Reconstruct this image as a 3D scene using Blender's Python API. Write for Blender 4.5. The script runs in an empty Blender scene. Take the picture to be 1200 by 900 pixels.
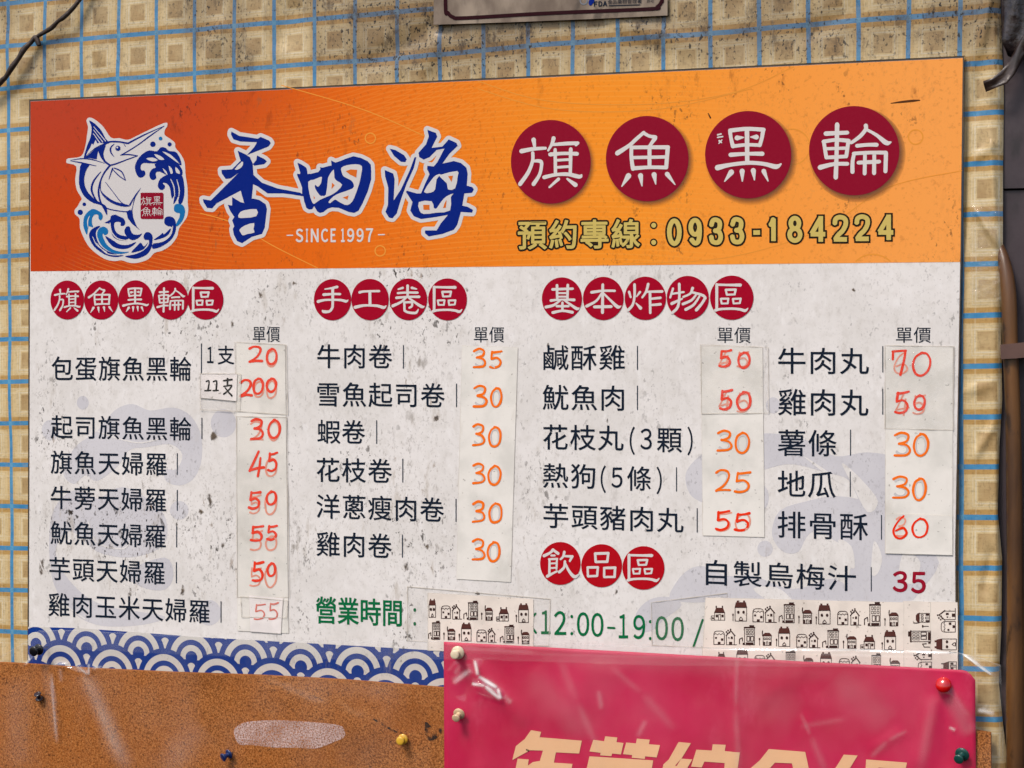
import bpy, bmesh, math, random
from mathutils import Vector, Matrix
S = bpy.context.scene
COL = S.collection
random.seed(7)

# ------------------------------------------------------------------ camera
D = 1.1                      # metres from the lens to the wall plane
YAW, PIT, ROL, FPX = 0.33412593, 0.01565103, 0.00764595, 2087.13
def _rot(y, p, r):
    cy, sy, cp, sp, cr, sr = math.cos(y), math.sin(y), math.cos(p), math.sin(p), math.cos(r), math.sin(r)
    Ry = Matrix(((cy, 0, sy), (0, 1, 0), (-sy, 0, cy)))
    Rx = Matrix(((1, 0, 0), (0, cp, -sp), (0, sp, cp)))
    Rz = Matrix(((cr, -sr, 0), (sr, cr, 0), (0, 0, 1)))
    return Rz @ Rx @ Ry
RC = _rot(YAW, PIT, ROL)
CAM = Vector((0.385 * D, -D, 1.55))
FLIP = Matrix(((1, 0, 0), (0, -1, 0), (0, 0, -1)))
W2C = Matrix(((1, 0, 0), (0, 0, -1), (0, 1, 0)))
cd = bpy.data.cameras.new('camera')
cam = bpy.data.objects.new('camera', cd)
COL.objects.link(cam)
mw = ((FLIP @ RC @ W2C).transposed()).to_4x4()
mw.translation = CAM
cam.matrix_world = mw
cd.sensor_width = 36.0
cd.lens = 36.0 * FPX / 1200.0
cd.clip_start, cd.clip_end = 0.02, 200
S.camera = cam

# ------------------------------------------------------------------ light
SUN_EL, SUN_DIR = math.radians(52), (-0.45, -1.0)
w = bpy.data.worlds.new('World')
S.world = w
w.use_nodes = True
nt = w.node_tree
sky = nt.nodes.new('ShaderNodeTexSky')
sky.sky_type = 'NISHITA'
sky.sun_disc = False
sky.sun_elevation = SUN_EL
sky.sun_rotation = math.atan2(SUN_DIR[0], SUN_DIR[1])
sky.dust_density = 3.0
sky.air_density = 1.0
bg = nt.nodes['Background']
nt.links.new(sky.outputs['Color'], bg.inputs['Color'])
bg.inputs['Strength'].default_value = 0.10
sl = bpy.data.lights.new('sun', 'SUN')
sl.energy = 1.4
sl.angle = math.radians(14)
sl.color = (1.0, 0.93, 0.85)
so = bpy.data.objects.new('sun', sl)
COL.objects.link(so)
h = Vector((SUN_DIR[0], SUN_DIR[1], 0)).normalized() * math.cos(SUN_EL)
so.rotation_euler = (-Vector((h.x, h.y, math.sin(SUN_EL)))).to_track_quat('-Z', 'Y').to_euler()
so.location = (-1, -2, 4)
S.view_settings.view_transform = 'Standard'
S.view_settings.look = 'None'
S.view_settings.gamma = 1
S.view_settings.exposure = 0.78

# ------------------------------------------------------------------ helpers
def P(px, py, z=0.0):
    """the point of the plane z metres in front of the wall that the photo pixel shows"""
    d = RC.transposed() @ Vector(((px - 600) / FPX, (py - 450) / FPX, 1.0))
    k = (D - z) / d.z
    return Vector((CAM.x + d.x * k, -z, CAM.z - d.y * k))
K = D / FPX * 1.0            # metres per photo pixel, about

def srgb(r, g, b, k=1.0):
    f = lambda c: ((c / 255 + .055) / 1.055) ** 2.4 if c > 10 else c / 255 / 12.92
    return (f(r) * k, f(g) * k, f(b) * k)

class X:                      # a float socket with arithmetic
    def __init__(s, m, v): s.m, s.v = m, v
    def _op(s, op, o=None, c=None):
        n = s.m.nt.nodes.new('ShaderNodeMath'); n.operation = op
        for i, a in enumerate((s, o, c)):
            if a is None: continue
            a = a.v if isinstance(a, X) else a
            if isinstance(a, (int, float)): n.inputs[i].default_value = a
            else: s.m.nt.links.new(a, n.inputs[i])
        return X(s.m, n.outputs[0])
    def __add__(s, o): return s._op('ADD', o)
    __radd__ = __add__
    def __sub__(s, o): return s._op('SUBTRACT', o)
    def __rsub__(s, o): return X(s.m, o)._op('SUBTRACT', s)
    def __mul__(s, o): return s._op('MULTIPLY', o)
    __rmul__ = __mul__
    def __truediv__(s, o): return s._op('DIVIDE', o)
    def floor(s): return s._op('FLOOR')
    def fract(s): return s._op('FRACT')
    def abs(s): return s._op('ABSOLUTE')
    def sqrt(s): return s._op('SQRT')
    def sin(s): return s._op('SINE')
    def lt(s, o): return s._op('LESS_THAN', o)
    def gt(s, o): return s._op('GREATER_THAN', o)
    def min(s, o): return s._op('MINIMUM', o)
    def max(s, o): return s._op('MAXIMUM', o)
    def mod(s, o): return s._op('FLOORED_MODULO', o)
    def step(s, a, b):        # smooth 0..1 from a to b
        n = s.m.nt.nodes.new('ShaderNodeMapRange'); n.interpolation_type = 'SMOOTHSTEP'
        s.m.nt.links.new(s.v, n.inputs['Value'])
        n.inputs['From Min'].default_value = a; n.inputs['From Max'].default_value = b
        return X(s.m, n.outputs['Result'])

class Mat:
    def __init__(s, name, rough=.5, spec=.5, coat=0.0, metal=0.0):
        s.mat = bpy.data.materials.new(name); s.mat.use_nodes = True
        s.nt = s.mat.node_tree
        s.b = s.nt.nodes['Principled BSDF']
        s.b.inputs['Roughness'].default_value = rough
        s.b.inputs['Specular IOR Level'].default_value = spec
        s.b.inputs['Metallic'].default_value = metal
        s.b.inputs['Coat Weight'].default_value = coat
        s.b.inputs['Coat Roughness'].default_value = .12
        g = s.nt.nodes.new('ShaderNodeNewGeometry')
        s.pos = g.outputs['Position']
        sp = s.nt.nodes.new('ShaderNodeSeparateXYZ')
        s.nt.links.new(s.pos, sp.inputs[0])
        s.x, s.y, s.z = X(s, sp.outputs[0]), X(s, sp.outputs[1]), X(s, sp.outputs[2])
    def vec(s, sc=(1, 1, 1), off=(0, 0, 0)):
        n = s.nt.nodes.new('ShaderNodeMapping')
        n.inputs['Scale'].default_value = sc; n.inputs['Location'].default_value = off
        s.nt.links.new(s.pos, n.inputs['Vector']); return n.outputs[0]
    def noise(s, scale, detail=4, sc=(1, 1, 1), off=(0, 0, 0), rough=.55, dist=0.0):
        n = s.nt.nodes.new('ShaderNodeTexNoise')
        n.inputs['Scale'].default_value = scale; n.inputs['Detail'].default_value = detail
        n.inputs['Roughness'].default_value = rough; n.inputs['Distortion'].default_value = dist
        s.nt.links.new(s.vec(sc, off), n.inputs['Vector']); return X(s, n.outputs['Fac'])
    def voro(s, scale, sc=(1, 1, 1), off=(0, 0, 0)):
        n = s.nt.nodes.new('ShaderNodeTexVoronoi'); n.inputs['Scale'].default_value = scale
        s.nt.links.new(s.vec(sc, off), n.inputs['Vector'])
        return X(s, n.outputs['Distance']), n.outputs['Color']
    def mix(s, a, b, f):
        n = s.nt.nodes.new('ShaderNodeMix'); n.data_type = 'RGBA'
        fs = n.inputs[0]
        f = f.v if isinstance(f, X) else f
        if isinstance(f, (int, float)): fs.default_value = f
        else: s.nt.links.new(f, fs)
        for c, i in ((a, 6), (b, 7)):
            if isinstance(c, tuple): n.inputs[i].default_value = (*c[:3], 1)
            else: s.nt.links.new(c, n.inputs[i])
        return n.outputs[2]
    def color(s, c):
        if isinstance(c, tuple): s.b.inputs['Base Color'].default_value = (*c[:3], 1)
        else: s.nt.links.new(c, s.b.inputs['Base Color'])
        return s
    def rough(s, f): s.nt.links.new(f.v, s.b.inputs['Roughness']); return s
    def alpha(s, f): s.nt.links.new(f.v, s.b.inputs['Alpha']); return s
    def bump(s, f, strength=.3, dist=.001):
        n = s.nt.nodes.new('ShaderNodeBump'); n.inputs['Strength'].default_value = strength
        n.inputs['Distance'].default_value = dist
        s.nt.links.new(f.v, n.inputs['Height']); s.nt.links.new(n.outputs[0], s.b.inputs['Normal'])
        return s

def ink(name, rgb, rough=.45, wear=.06, k=.84):
    m = Mat(name, .55, .06)
    c = srgb(*rgb, k)
    n = m.noise(500, 3).step(.35, .75)
    lighter = tuple(min(1, v * 1.25 + .03) for v in c)
    return m.color(m.mix(c, lighter, n * wear)).mat

def setp(o, label=None, cat=None, group=None, kind=None):
    if label: o['label'] = label
    if cat: o['category'] = cat
    if group: o['group'] = group
    if kind: o['kind'] = kind
    return o

def thing(name, loc, label, cat, group=None):
    o = bpy.data.objects.new(name, None); COL.objects.link(o)
    o.location = loc; o.empty_display_size = .02
    return setp(o, label, cat, group)

def origin(o):
    v = Vector((0, 0, 0))
    while o: v += o.location; o = o.parent
    return v

class MB:
    """collects faces in world coordinates, links them as one mesh object"""
    def __init__(s): s.v, s.f, s.sm = [], [], []
    def face(s, pts, smooth=False):
        i = len(s.v); s.v += [Vector(p) for p in pts]
        s.f.append(list(range(i, i + len(pts)))); s.sm.append(smooth)
    def grid(s, rows, smooth=True, close=False):
        i = len(s.v); n = len(rows[0])
        for r in rows: s.v += [Vector(p) for p in r]
        for a in range(len(rows) - 1):
            for b in range(n if close else n - 1):
                c = (b + 1) % n
                s.f.append([i + a * n + b, i + a * n + c, i + (a + 1) * n + c, i + (a + 1) * n + b]); s.sm.append(smooth)
    def build(s, name, mat, parent=None, loc=None):
        L = origin(parent) if parent else (Vector(loc) if loc is not None else Vector((0, 0, 0)))
        me = bpy.data.meshes.new(name)
        me.from_pydata([tuple(v - L) for v in s.v], [], s.f)
        me.polygons.foreach_set('use_smooth', s.sm)
        for m in (mat if isinstance(mat, list) else [mat]): me.materials.append(m)
        me.validate(); me.update()
        o = bpy.data.objects.new(name, me); COL.objects.link(o)
        if parent: o.parent = parent
        else: o.location = L
        return o

def catmull(pts, n=5, closed=False):
    if len(pts) < 3: return [tuple(p) for p in pts]
    out = []; N = len(pts)
    rng = range(N) if closed else range(N - 1)
    for i in rng:
        g = lambda j: pts[j % N] if closed else pts[min(max(j, 0), N - 1)]
        p0, p1, p2, p3 = g(i - 1), g(i), g(i + 1), g(i + 2)
        for t in range(n):
            t /= n
            out.append(tuple(.5 * ((2 * b) + (c - a) * t + (2 * a - 5 * b + 4 * c - d) * t * t + (3 * b - a - 3 * c + d) * t ** 3)
                             for a, b, c, d in zip(p0, p1, p2, p3)))
    if not closed: out.append(tuple(pts[-1]))
    return out

def lay(z):
    """printing and thin papers sit a few hundredths of a millimetre over one another on the board"""
    return ZB + (z - ZB) * .3 if ZB < z < ZB + .005 else z

class Print(MB):
    """flat printing: strokes and filled outlines given in photo pixels, laid on the plane z metres off the wall"""
    made = 0
    def __init__(s, z): super().__init__(); Print.made += 1; s.z, s.k = lay(z) + (Print.made % 37) * 2.7e-7, 0
    def _z(s): s.k += 1; return s.z + (s.k % 163) * 4.6e-7
    def poly(s, pts, smooth=0, tf=None):
        if tf: pts = [tf(*p[:2]) for p in pts]
        if smooth: pts = catmull(pts, smooth, True)
        z = s._z(); me = [P(a[0], a[1], z) for a in pts]
        from mathutils.geometry import tessellate_polygon
        i = len(s.v); s.v += me
        for t in tessellate_polygon([[Vector((a[0], -a[1], 0)) for a in pts]]):
            a, b, c = (Vector((me[j].x, me[j].z)) for j in t)
            if (b - a).cross(c - a) < 0: t = t[::-1]
            s.f.append([i + j for j in t]); s.sm.append(False)
        return s
    def disc(s, cx, cy, rx, ry=None, n=14):
        ry = ry or rx; z = s._z()
        s.face([P(cx + rx * math.cos(-t * 2 * math.pi / n), cy + ry * math.sin(-t * 2 * math.pi / n), z) for t in range(n)])
        return s
    def ring(s, cx, cy, r, w, n=32):
        s.stroke([(cx + r * math.cos(t * 2 * math.pi / n), cy + r * math.sin(t * 2 * math.pi / n), w) for t in range(n + 1)], 0)
        return s
    def stroke(s, pts, smooth=5, tf=None, wk=1.0, cap=10, butt=False):
        """pts (x, y, half width); tf maps to pixels and wk scales the width"""
        if smooth and len(pts) > 2: pts = catmull(pts, smooth)
        q = [((tf(a[0], a[1]) if tf else (a[0], a[1])), max(a[2] * wk, .05)) for a in pts]
        for i, ((x, y), r) in enumerate(q):
            if not (butt and i in (0, len(q) - 1)): s.disc(x, y, r, n=cap)
            if i + 1 < len(q):
                (x2, y2), r2 = q[i + 1]
                dx, dy = x2 - x, y2 - y; l = math.hypot(dx, dy)
                if l < 1e-4: continue
                nx, ny = -dy / l, dx / l; z = s._z()
                s.face([P(x + nx * r, y + ny * r, z), P(x2 + nx * r2, y2 + ny * r2, z), P(x2 - nx * r2, y2 - ny * r2, z), P(x - nx * r, y - ny * r, z)])
        return s
    def outline(s, pts, r, tf=None, smooth=0, closed=True):
        if tf: pts = [tf(*p[:2]) for p in pts]
        if smooth: pts = catmull(pts, smooth, closed)
        q = [(a[0], a[1], r) for a in pts]
        return s.stroke(q + ([q[0]] if closed else []), 0, cap=14)
    def edge(s, pts, z, r):
        s.z = z
        for i in range(4):
            a, b = pts[i], pts[(i + 1) % 4]
            q = [(a[0] + (b[0] - a[0]) * t / 9, a[1] + (b[1] - a[1]) * t / 9, r * random.choice((.5, .8, 1, 1.3, 1.7))) for t in range(10)]
            s.stroke(q, 0, cap=6)
        return s
    def fixwind(s):
        for f in s.f:
            a, b, c = (s.v[j] for j in f[:3])
            n = (b - a).cross(c - a)
            if n.y > 0: f.reverse()
    def build(s, *a, **k):
        s.fixwind(); return super().build(*a, **k)
    def text(s, body, x0, x1, yl, yr, hgt, cjk=True, space=1.0, grow=0.0):
        """lettering fitted between x0 and x1, centre line from yl to yr, letter height hgt (photo pixels)"""
        c = bpy.data.curves.new('lettering', 'FONT'); c.body = body; c.size = 1
        c.space_character = space; c.fill_mode = 'FRONT'; c.resolution_u = 4
        o = bpy.data.objects.new('lettering', c); COL.objects.link(o)
        me = bpy.data.meshes.new_from_object(o.evaluated_get(bpy.context.evaluated_depsgraph_get()))
        bpy.data.objects.remove(o); bpy.data.curves.remove(c)
        vs = [v.co for v in me.vertices]
        ax, bx = min(v.x for v in vs), max(v.x for v in vs)
        ay, by = (-.082, .842) if cjk else (min(v.y for v in vs), max(v.y for v in vs))
        i = len(s.v); z = s._z()
        for v in vs:
            t = (v.x - ax) / (bx - ax); q = (v.y - ay) / (by - ay) - .5
            s.v.append(P(x0 + (x1 - x0) * t, yl + (yr - yl) * t - q * hgt, z))
        for p in me.polygons: s.f.append([i + j for j in p.vertices]); s.sm.append(False)
        if grow:
            q = [(x0 + (x1 - x0) * (v.x - ax) / (bx - ax), yl + (yr - yl) * (v.x - ax) / (bx - ax) - ((v.y - ay) / (by - ay) - .5) * hgt) for v in vs]
            cnt = {}
            for p in me.polygons:
                for k in p.edge_keys: cnt[k] = cnt.get(k, 0) + 1
            for (a, b), n in cnt.items():
                if n == 1: s.stroke([(*q[a], grow), (*q[b], grow)], 0, cap=8 if grow > .4 else 5)
        bpy.data.meshes.remove(me)
        return s
    def chars(s, items, grow=0.0, inset=0.0):
        """single letters or digits, each fitted to its own box (char, x0, x1, y0, y1)"""
        for ch, x0, x1, y0, y1 in items:
            f = chr(ord(ch) + 0xFEE0)             # the full-width form: the sans serif of the menu
            s.text(f, x0 + inset, x1 - inset, (y0 + y1) / 2, (y0 + y1) / 2, y1 - y0 - 2 * inset, False, 1.0, grow)
        return s

def quad(pts, z, n=1):
    m = MB()
    a, b, c, d = pts
    rows = []
    for j in range(n + 1):
        t = j / n
        rows.append([P(a[0] + (b[0] - a[0]) * u / n + ((d[0] + (c[0] - d[0]) * u / n) - (a[0] + (b[0] - a[0]) * u / n)) * t,
                       a[1] + (b[1] - a[1]) * u / n + ((d[1] + (c[1] - d[1]) * u / n) - (a[1] + (b[1] - a[1]) * u / n)) * t, z) for u in range(n + 1)])
    m.grid(rows, smooth=False)
    return m

def slab(outline, z0, z1, m=None):
    """solid plate: outline in photo pixels (as seen on the front plane z1), back at z0"""
    m = m or MB()
    f = [P(x, y, z1) for x, y in outline]
    b = [Vector((p.x, -z0, p.z)) for p in f]
    n = len(f); i = len(m.v); m.v += f + b
    front = list(range(i, i + n)); back = list(range(i + 2 * n - 1, i + n - 1, -1))
    a, c, d = f[0], f[1], f[2]
    m.f += [front, back]; m.sm += [False, False]
    for k in range(n):
        k2 = (k + 1) % n
        m.f.append([i + k2, i + k, i + n + k, i + n + k2]); m.sm.append(False)
    return m

# ------------------------------------------------------------------ materials
def mat_cloth():
    m = Mat('checked oilcloth', .36, .4)
    g = .0553 * D / 2; gv = .0550 * D / 2
    z = m.z - 1.55
    wob = (m.noise(9, 2) - .5) * .004
    u = ((m.x + z * .0125 - .5952 * D / 2 + wob) / g + .5).fract() - .5
    v = ((z - m.x * .025 - .3626 * D / 2 + wob) / gv + .5).fract() - .5
    au, av = u.abs(), v.abs()          # 0 on a blue line, .5 in the middle of a check
    cu, cv = .5 - au, .5 - av
    weave = m.noise(900, 2, (1, 1, .25)) * .5 + m.noise(900, 2, (.25, 1, 1)) * .5
    cream, ochre = srgb(210, 186, 138), srgb(180, 140, 76)
    c = m.mix(cream, ochre, (cv.step(.335, .36)).max(cu.step(.38, .40) * .35) * .9)
    # centre square, white double frame
    mx = cu.max(cv)
    c = m.mix(c, srgb(158, 124, 76), mx.lt(.185) * (m.noise(70, 4).step(.25, .7) * .5 + .26))
    fr = (mx.gt(.215) * mx.lt(.245)).max((mx.gt(.275) * mx.lt(.30)) * .6)
    lines = ((cu.gt(.21) * cu.lt(.24)).max(cv.gt(.21) * cv.lt(.24))) * .35
    c = m.mix(c, srgb(218, 204, 172), fr.max(lines) * (m.noise(50, 4).step(.25, .65) * .5 + .42))
    c = m.mix(c, srgb(96, 66, 30), weave.step(.45, .72) * .30)
    blue = (au.lt(.045).max(av.lt(.052))) * (m.noise(260, 3).step(.2, .5) * .18 + .80)
    both = au.lt(.045) * av.lt(.052)
    bc = m.mix(srgb(46, 128, 178), srgb(92, 158, 192), m.noise(120, 3).step(.3, .8) * .6 + both * .5)
    c = m.mix(c, bc, blue)
    # grime: heavy along the top, streaky
    top = (m.z - 1.55).step(.165, .205)
    big = m.noise(11, 5, (1, 1, .6), (3, 0, 1)).step(.36, .60)
    streak = m.noise(120, 7, (1, 1, .6), (1, 2, 3), .75).step(.50, .66)
    speck = m.noise(520, 3, (1, 1, .7)).step(.57, .65)
    c = m.mix(c, srgb(84, 62, 38), (big * .52 + .12) * (top * .85 + .15))
    c = m.mix(c, srgb(60, 44, 30), streak * (top * .75 + .12) * big.max(.3))
    c = m.mix(c, srgb(28, 22, 18), speck * (top * .9 + .25) * big.max(.25))
    m.color(c)
    m.bump(weave * .5 + m.noise(30, 4) * 2.0, .3, .0012)
    return m.mat

def dirt(m, c, amount=1.0, hue=(86, 70, 50), left=True, fine=1.0):
    """grease spots, flecks and drips: their own shapes, streaked downwards"""
    region = m.noise(18, 5, (1, 1, .6), (5, 0, 2)).step(.44, .62)
    if left: region = region * (1.0 - m.x.step(-.10, .20) * .72) + .08
    smear = m.noise(120, 6, (1, 1, .34), (2, 0, 0), .65).step(.56, .70)
    blot = m.noise(95, 7, (1.0, 1, .42), (9, 0, 4), .70).step(.58, .70)
    stain = m.noise(60, 6, (1.2, 1, .5), (4, 0, 9), .65).step(.64, .70)
    fleck = m.noise(420, 3, (1, 1, .6), (0, 0, 7)).step(.62, .69)
    fleck2 = m.noise(230, 4, (.8, 1, .55), (0, 5, 3)).step(.635, .70)
    micro = m.noise(760, 2, (1, 1, .7)).step(.58, .68)
    patch = m.noise(34, 4, (1, 1, .5), (0, 4, 1)).step(.44, .60)
    sm = srgb(170, 158, 142) if left else srgb(*hue)
    c = m.mix(c, sm, smear * region * (.60 if left else .18) * amount)
    c = m.mix(c, srgb(*hue), blot * region * .7 * amount)
    c = m.mix(c, srgb(120, 92, 60), stain * region * .8 * amount)
    c = m.mix(c, srgb(110, 100, 90), micro * (region * .6 + .16) * .55 * amount * fine)
    c = m.mix(c, srgb(46, 38, 32), fleck * (patch * .9 + .1) * (region * .8 + .30) * amount)
    c = m.mix(c, srgb(48, 40, 33), fleck2 * patch * (region * .9 + .12) * amount)
    return c

def mat_board():
    m = Mat('white printed board', .5, .15)
    c = m.mix(srgb(226, 221, 217), srgb(216, 211, 206), m.noise(22, 5).step(.35, .7))
    c = m.mix(c, srgb(196, 190, 182), m.noise(160, 4).step(.45, .75) * .4)
    c = m.mix(c, srgb(233, 229, 226), m.noise(190, 3, (1, 1, .5), (3, 3, 3)).step(.55, .75) * .6)
    return m.color(dirt(m, c, .85)).bump(m.noise(300, 3), .05).mat

def mat_watermark():
    m = Mat('lilac grey watermark ink', .5, .15)
    c = m.mix(srgb(205, 202, 205), srgb(195, 192, 196), m.noise(22, 5).step(.35, .7))
    return m.color(dirt(m, c, .9)).mat

def mat_header():
    m = Mat('orange header print', .5, .06)
    z = m.z - 1.55
    xl, xr = P(34, 200).x, P(1129, 200).x
    t = (m.x - xl) * (1 / (xr - xl))
    zz = (z - P(35, 318).z + 1.55) * (1 / .11)          # 0 bottom .. 1 top
    n = (m.noise(5, 2) - .5) * .12
    c = m.mix(srgb(190, 62, 14), srgb(224, 104, 18), (t + n - zz * .06).step(.02, .42))
    c = m.mix(c, srgb(238, 142, 38), (t + n).step(.36, .72))
    c = m.mix(c, srgb(240, 156, 76), (t + n).step(.66, 1.0))
    c = m.mix(c, srgb(176, 62, 42), ((zz.step(.35, 1.1)) * (1.0 - t.step(.05, .40))) * .75)
    # fine printed contour lines in two sweeps
    dx, dz = m.x - (xl + .19), z - .46
    r1 = ((dx * dx + dz * dz).sqrt() * 360).fract()
    k1 = (t - zz * .28).step(.0, .10) * (1.0 - (t - zz * .35).step(.18, .30))
    dx2, dz2 = m.x - (xl + .40), z + .52
    r2 = ((dx2 * dx2 * .5 + dz2 * dz2).sqrt() * 300).fract()
    k2 = t.step(.36, .46) * (1.0 - t.step(.70, .86))
    c = m.mix(c, srgb(246, 178, 84), (r1.gt(.72) * (1.0 - zz.step(.7, 1.1) * .3) * k1).max(r2.gt(.76) * k2) * .15)
    c = m.mix(c, srgb(120, 50, 20), m.noise(420, 3).step(.55, .75) * .22)
    return m.color(dirt(m, c, .62, (96, 40, 20), left=False, fine=.4)).mat

def mat_wave():
    """blue border of overlapping scales: concentric white arcs, row over row"""
    m = Mat('blue wave border print', .5, .06)
    a = P(101.7, 760, ZB); b = P(345, 781, ZB)
    ang = math.atan2(b.z - a.z, b.x - a.x)
    pr = (P(101.7 + 60.7, 764.3, ZB) - a).length
    ca, sa = math.cos(ang), math.sin(ang)
    x, z = m.x - a.x, m.z - a.z
    X_ = (x * ca + z * sa) * (1 / pr); Z_ = (z * ca - x * sa) * (1 / pr)
    dy = 140 / 365
    def row(j):
        lx = (X_ + (.5 if j % 2 else 0.0) + .5).fract() - .5
        lz = Z_ + j * dy
        r = (lx * lx + lz * lz).sqrt()
        white = (r.gt(108 / 365) * r.lt(147 / 365)).max(r.gt(40 / 365) * r.lt(76 / 365) * lz.gt(-.035))
        ld = lz + .165
        drop = (lx * lx + ld * ld).sqrt().lt(.078).max(ld.lt(0) * (lx.abs() - ld * .36).lt(.076))
        return r.lt(.5), white.max(drop)
    wsel = row(-1)[1]
    for j in (0, 1, 2):
        ins, wh = row(j)
        wsel = wsel * (1.0 - ins) + wh * ins
    nb = m.noise(40, 3)
    c = m.mix(m.mix(srgb(6, 40, 122), srgb(22, 62, 136), nb), srgb(202, 197, 190), wsel)
    return m.color(dirt(m, c, .6)).mat

def mat_cork():
    m = Mat('cork grain', .85, .05)
    n1 = m.noise(760, 4, rough=.7); n2 = m.noise(1500, 2); n3 = m.noise(24, 4)
    d, vc = m.voro(520)
    c = m.mix(srgb(118, 66, 26), srgb(184, 116, 60), n1.step(.40, .60))
    c = m.mix(c, srgb(166, 94, 36), n3.step(.35, .65) * .35)
    c = m.mix(c, srgb(220, 152, 86), n2.step(.56, .68) * .6)
    c = m.mix(c, srgb(70, 34, 14), m.noise(560, 4, off=(4, 1, 3), rough=.65).step(.57, .66) * .75)
    c = m.mix(c, srgb(96, 50, 20), m.noise(9, 4, (1, 1, 2)).step(.52, .75) * .3)
    return m.color(c).bump(n1, .4, .0008).mat

def mat_poster():
    m = Mat('crimson laminated poster', .45, .2, coat=.0)
    c = m.mix(srgb(188, 14, 64), srgb(202, 34, 82), m.noise(12, 4).step(.35, .7))
    c = m.mix(c, srgb(214, 84, 116), m.noise(26, 6, (1, 1, .5), rough=.7).step(.57, .74) * .3)
    return m.color(c).bump(m.noise(16, 4) * 1.0 + m.noise(60, 3) * .25, .16, .004).mat

def mat_paper(name, rgb, tape=False):
    m = Mat(name, .5 if tape else .6, .2, coat=.08 if tape else .0)
    c = m.mix(srgb(*rgb), srgb(*(int(v * .93) for v in rgb)), m.noise(45, 5).step(.4, .7))
    c = m.mix(c, srgb(140, 124, 100), m.noise(60, 5, (1, 1, .5), (3, 1, 8)).step(.60, .78) * .2)
    c = m.mix(c, srgb(80, 66, 50), m.noise(330, 3, off=(0, 3, 0)).step(.66, .72) * .5)
    return m.color(c).bump(m.noise(70, 3), .10, .001).mat

def mat_clear(name, haze=.05, gloss=.05, rough=.10, bumpk=0.0, bscale=60, tint=(.85, .84, .82), stretch=(1, 1, 1), painted_glare=False):
    """clear film: mostly lets light through, a little milky, glossy"""
    m = Mat(name, rough, .5)
    nt = m.nt; out = nt.nodes['Material Output']
    tr = nt.nodes.new('ShaderNodeBsdfTransparent'); gl = nt.nodes.new('ShaderNodeBsdfGlossy'); df = nt.nodes.new('ShaderNodeBsdfDiffuse')
    tr.inputs[0].default_value = (1, 1, 1, 1)
    df.inputs[0].default_value = (*tint, 1)
    gl.inputs['Roughness'].default_value = rough
    m1 = nt.nodes.new('ShaderNodeMixShader'); m2 = nt.nodes.new('ShaderNodeMixShader')
    nz = m.noise(30, 4, (1, 1, .5)).step(.3, .8) * haze * 1.6 + haze * .2
    if painted_glare:                       # glare, glints and sheen painted onto the sheet as white haze
        at = nt.nodes.new('ShaderNodeAttribute'); at.attribute_name = 'painted_glare'
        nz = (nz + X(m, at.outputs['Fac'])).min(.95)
    nt.links.new(nz.v, m1.inputs[0]); nt.links.new(tr.outputs[0], m1.inputs[1]); nt.links.new(df.outputs[0], m1.inputs[2])
    fr = nt.nodes.new('ShaderNodeLayerWeight'); fr.inputs['Blend'].default_value = .5
    fa = X(m, fr.outputs['Facing']); f = fa * fa * fa * fa * .9 + .03 + gloss
    nt.links.new(f.v, m2.inputs[0]); nt.links.new(m1.outputs[0], m2.inputs[1]); nt.links.new(gl.outputs[0], m2.inputs[2])
    if bumpk:
        b = nt.nodes.new('ShaderNodeBump'); b.inputs['Strength'].default_value = bumpk; b.inputs['Distance'].default_value = .002
        nt.links.new((m.noise(bscale, 5, stretch)).v, b.inputs['Height'])
        nt.links.new(b.outputs[0], gl.inputs['Normal']); nt.links.new(b.outputs[0], fr.inputs['Normal'])
    nt.links.new(m2.outputs[0], out.inputs['Surface'])
    return m.mat

def plain(name, rgb, rough=.4, spec=.5, coat=0, var=.25, nscale=90, metal=0, bump=0):
    m = Mat(name, rough, spec, coat, metal)
    c = srgb(*rgb)
    d = tuple(v * (1 - var) for v in c)
    n = m.noise(nscale, 5)
    m.color(m.mix(c, d, n.step(.35, .7)))
    if bump: m.bump(n, bump, .002)
    return m.mat

ZB = 0.0060                       # front face of the menu board
M = {}
M['cloth'] = mat_cloth(); M['board'] = mat_board(); M['header'] = mat_header(); M['water'] = mat_watermark()
M['wave'] = mat_wave(); M['cork'] = mat_cork(); M['poster'] = mat_poster()
M['edge'] = plain('dark board edge', (70, 58, 48))
M['text'] = ink('navy black ink', (22, 34, 50)); M['bar'] = ink('grey navy ink', (48, 58, 72))
M['blue'] = ink('royal blue ink', (0, 34, 128)); M['sky'] = ink('light blue ink', (20, 112, 176))
M['white'] = ink('white ink', (226, 220, 216)); M['offwhite'] = ink('white backing ink', (219, 214, 212))
M['maroon'] = ink('maroon ink', (146, 10, 42)); M['red'] = ink('section red ink', (170, 0, 38)); M['drink'] = ink('bright red ink', (186, 8, 26))
M['green'] = ink('green ink', (12, 112, 66)); M['gold'] = ink('gold ink', (214, 190, 104)); M['outline'] = ink('dark outline ink', (40, 32, 22))
M['crim'] = ink('crimson digit ink', (158, 18, 44)); M['orangeline'] = ink('pale orange line ink', (244, 158, 62))
M['orange'] = ink('orange ground ink', (226, 112, 36))
M['penred'] = ink('red marker', (232, 50, 12), wear=.25, k=.98); M['penorange'] = ink('orange marker', (244, 112, 20), wear=.3, k=.95)
M['penfade'] = ink('faded red marker', (236, 158, 136), wear=.6); M['penpale'] = ink('pale red pencil', (226, 128, 114), wear=.6)
M['ghost'] = ink('show-through grey', (214, 210, 208)); M['tapeedge'] = ink('dirty tape edge', (216, 207, 194)); M['black'] = ink('black marker', (28, 28, 32)); M['penfadeo'] = ink('faded orange marker', (240, 176, 128), wear=.5)
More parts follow.
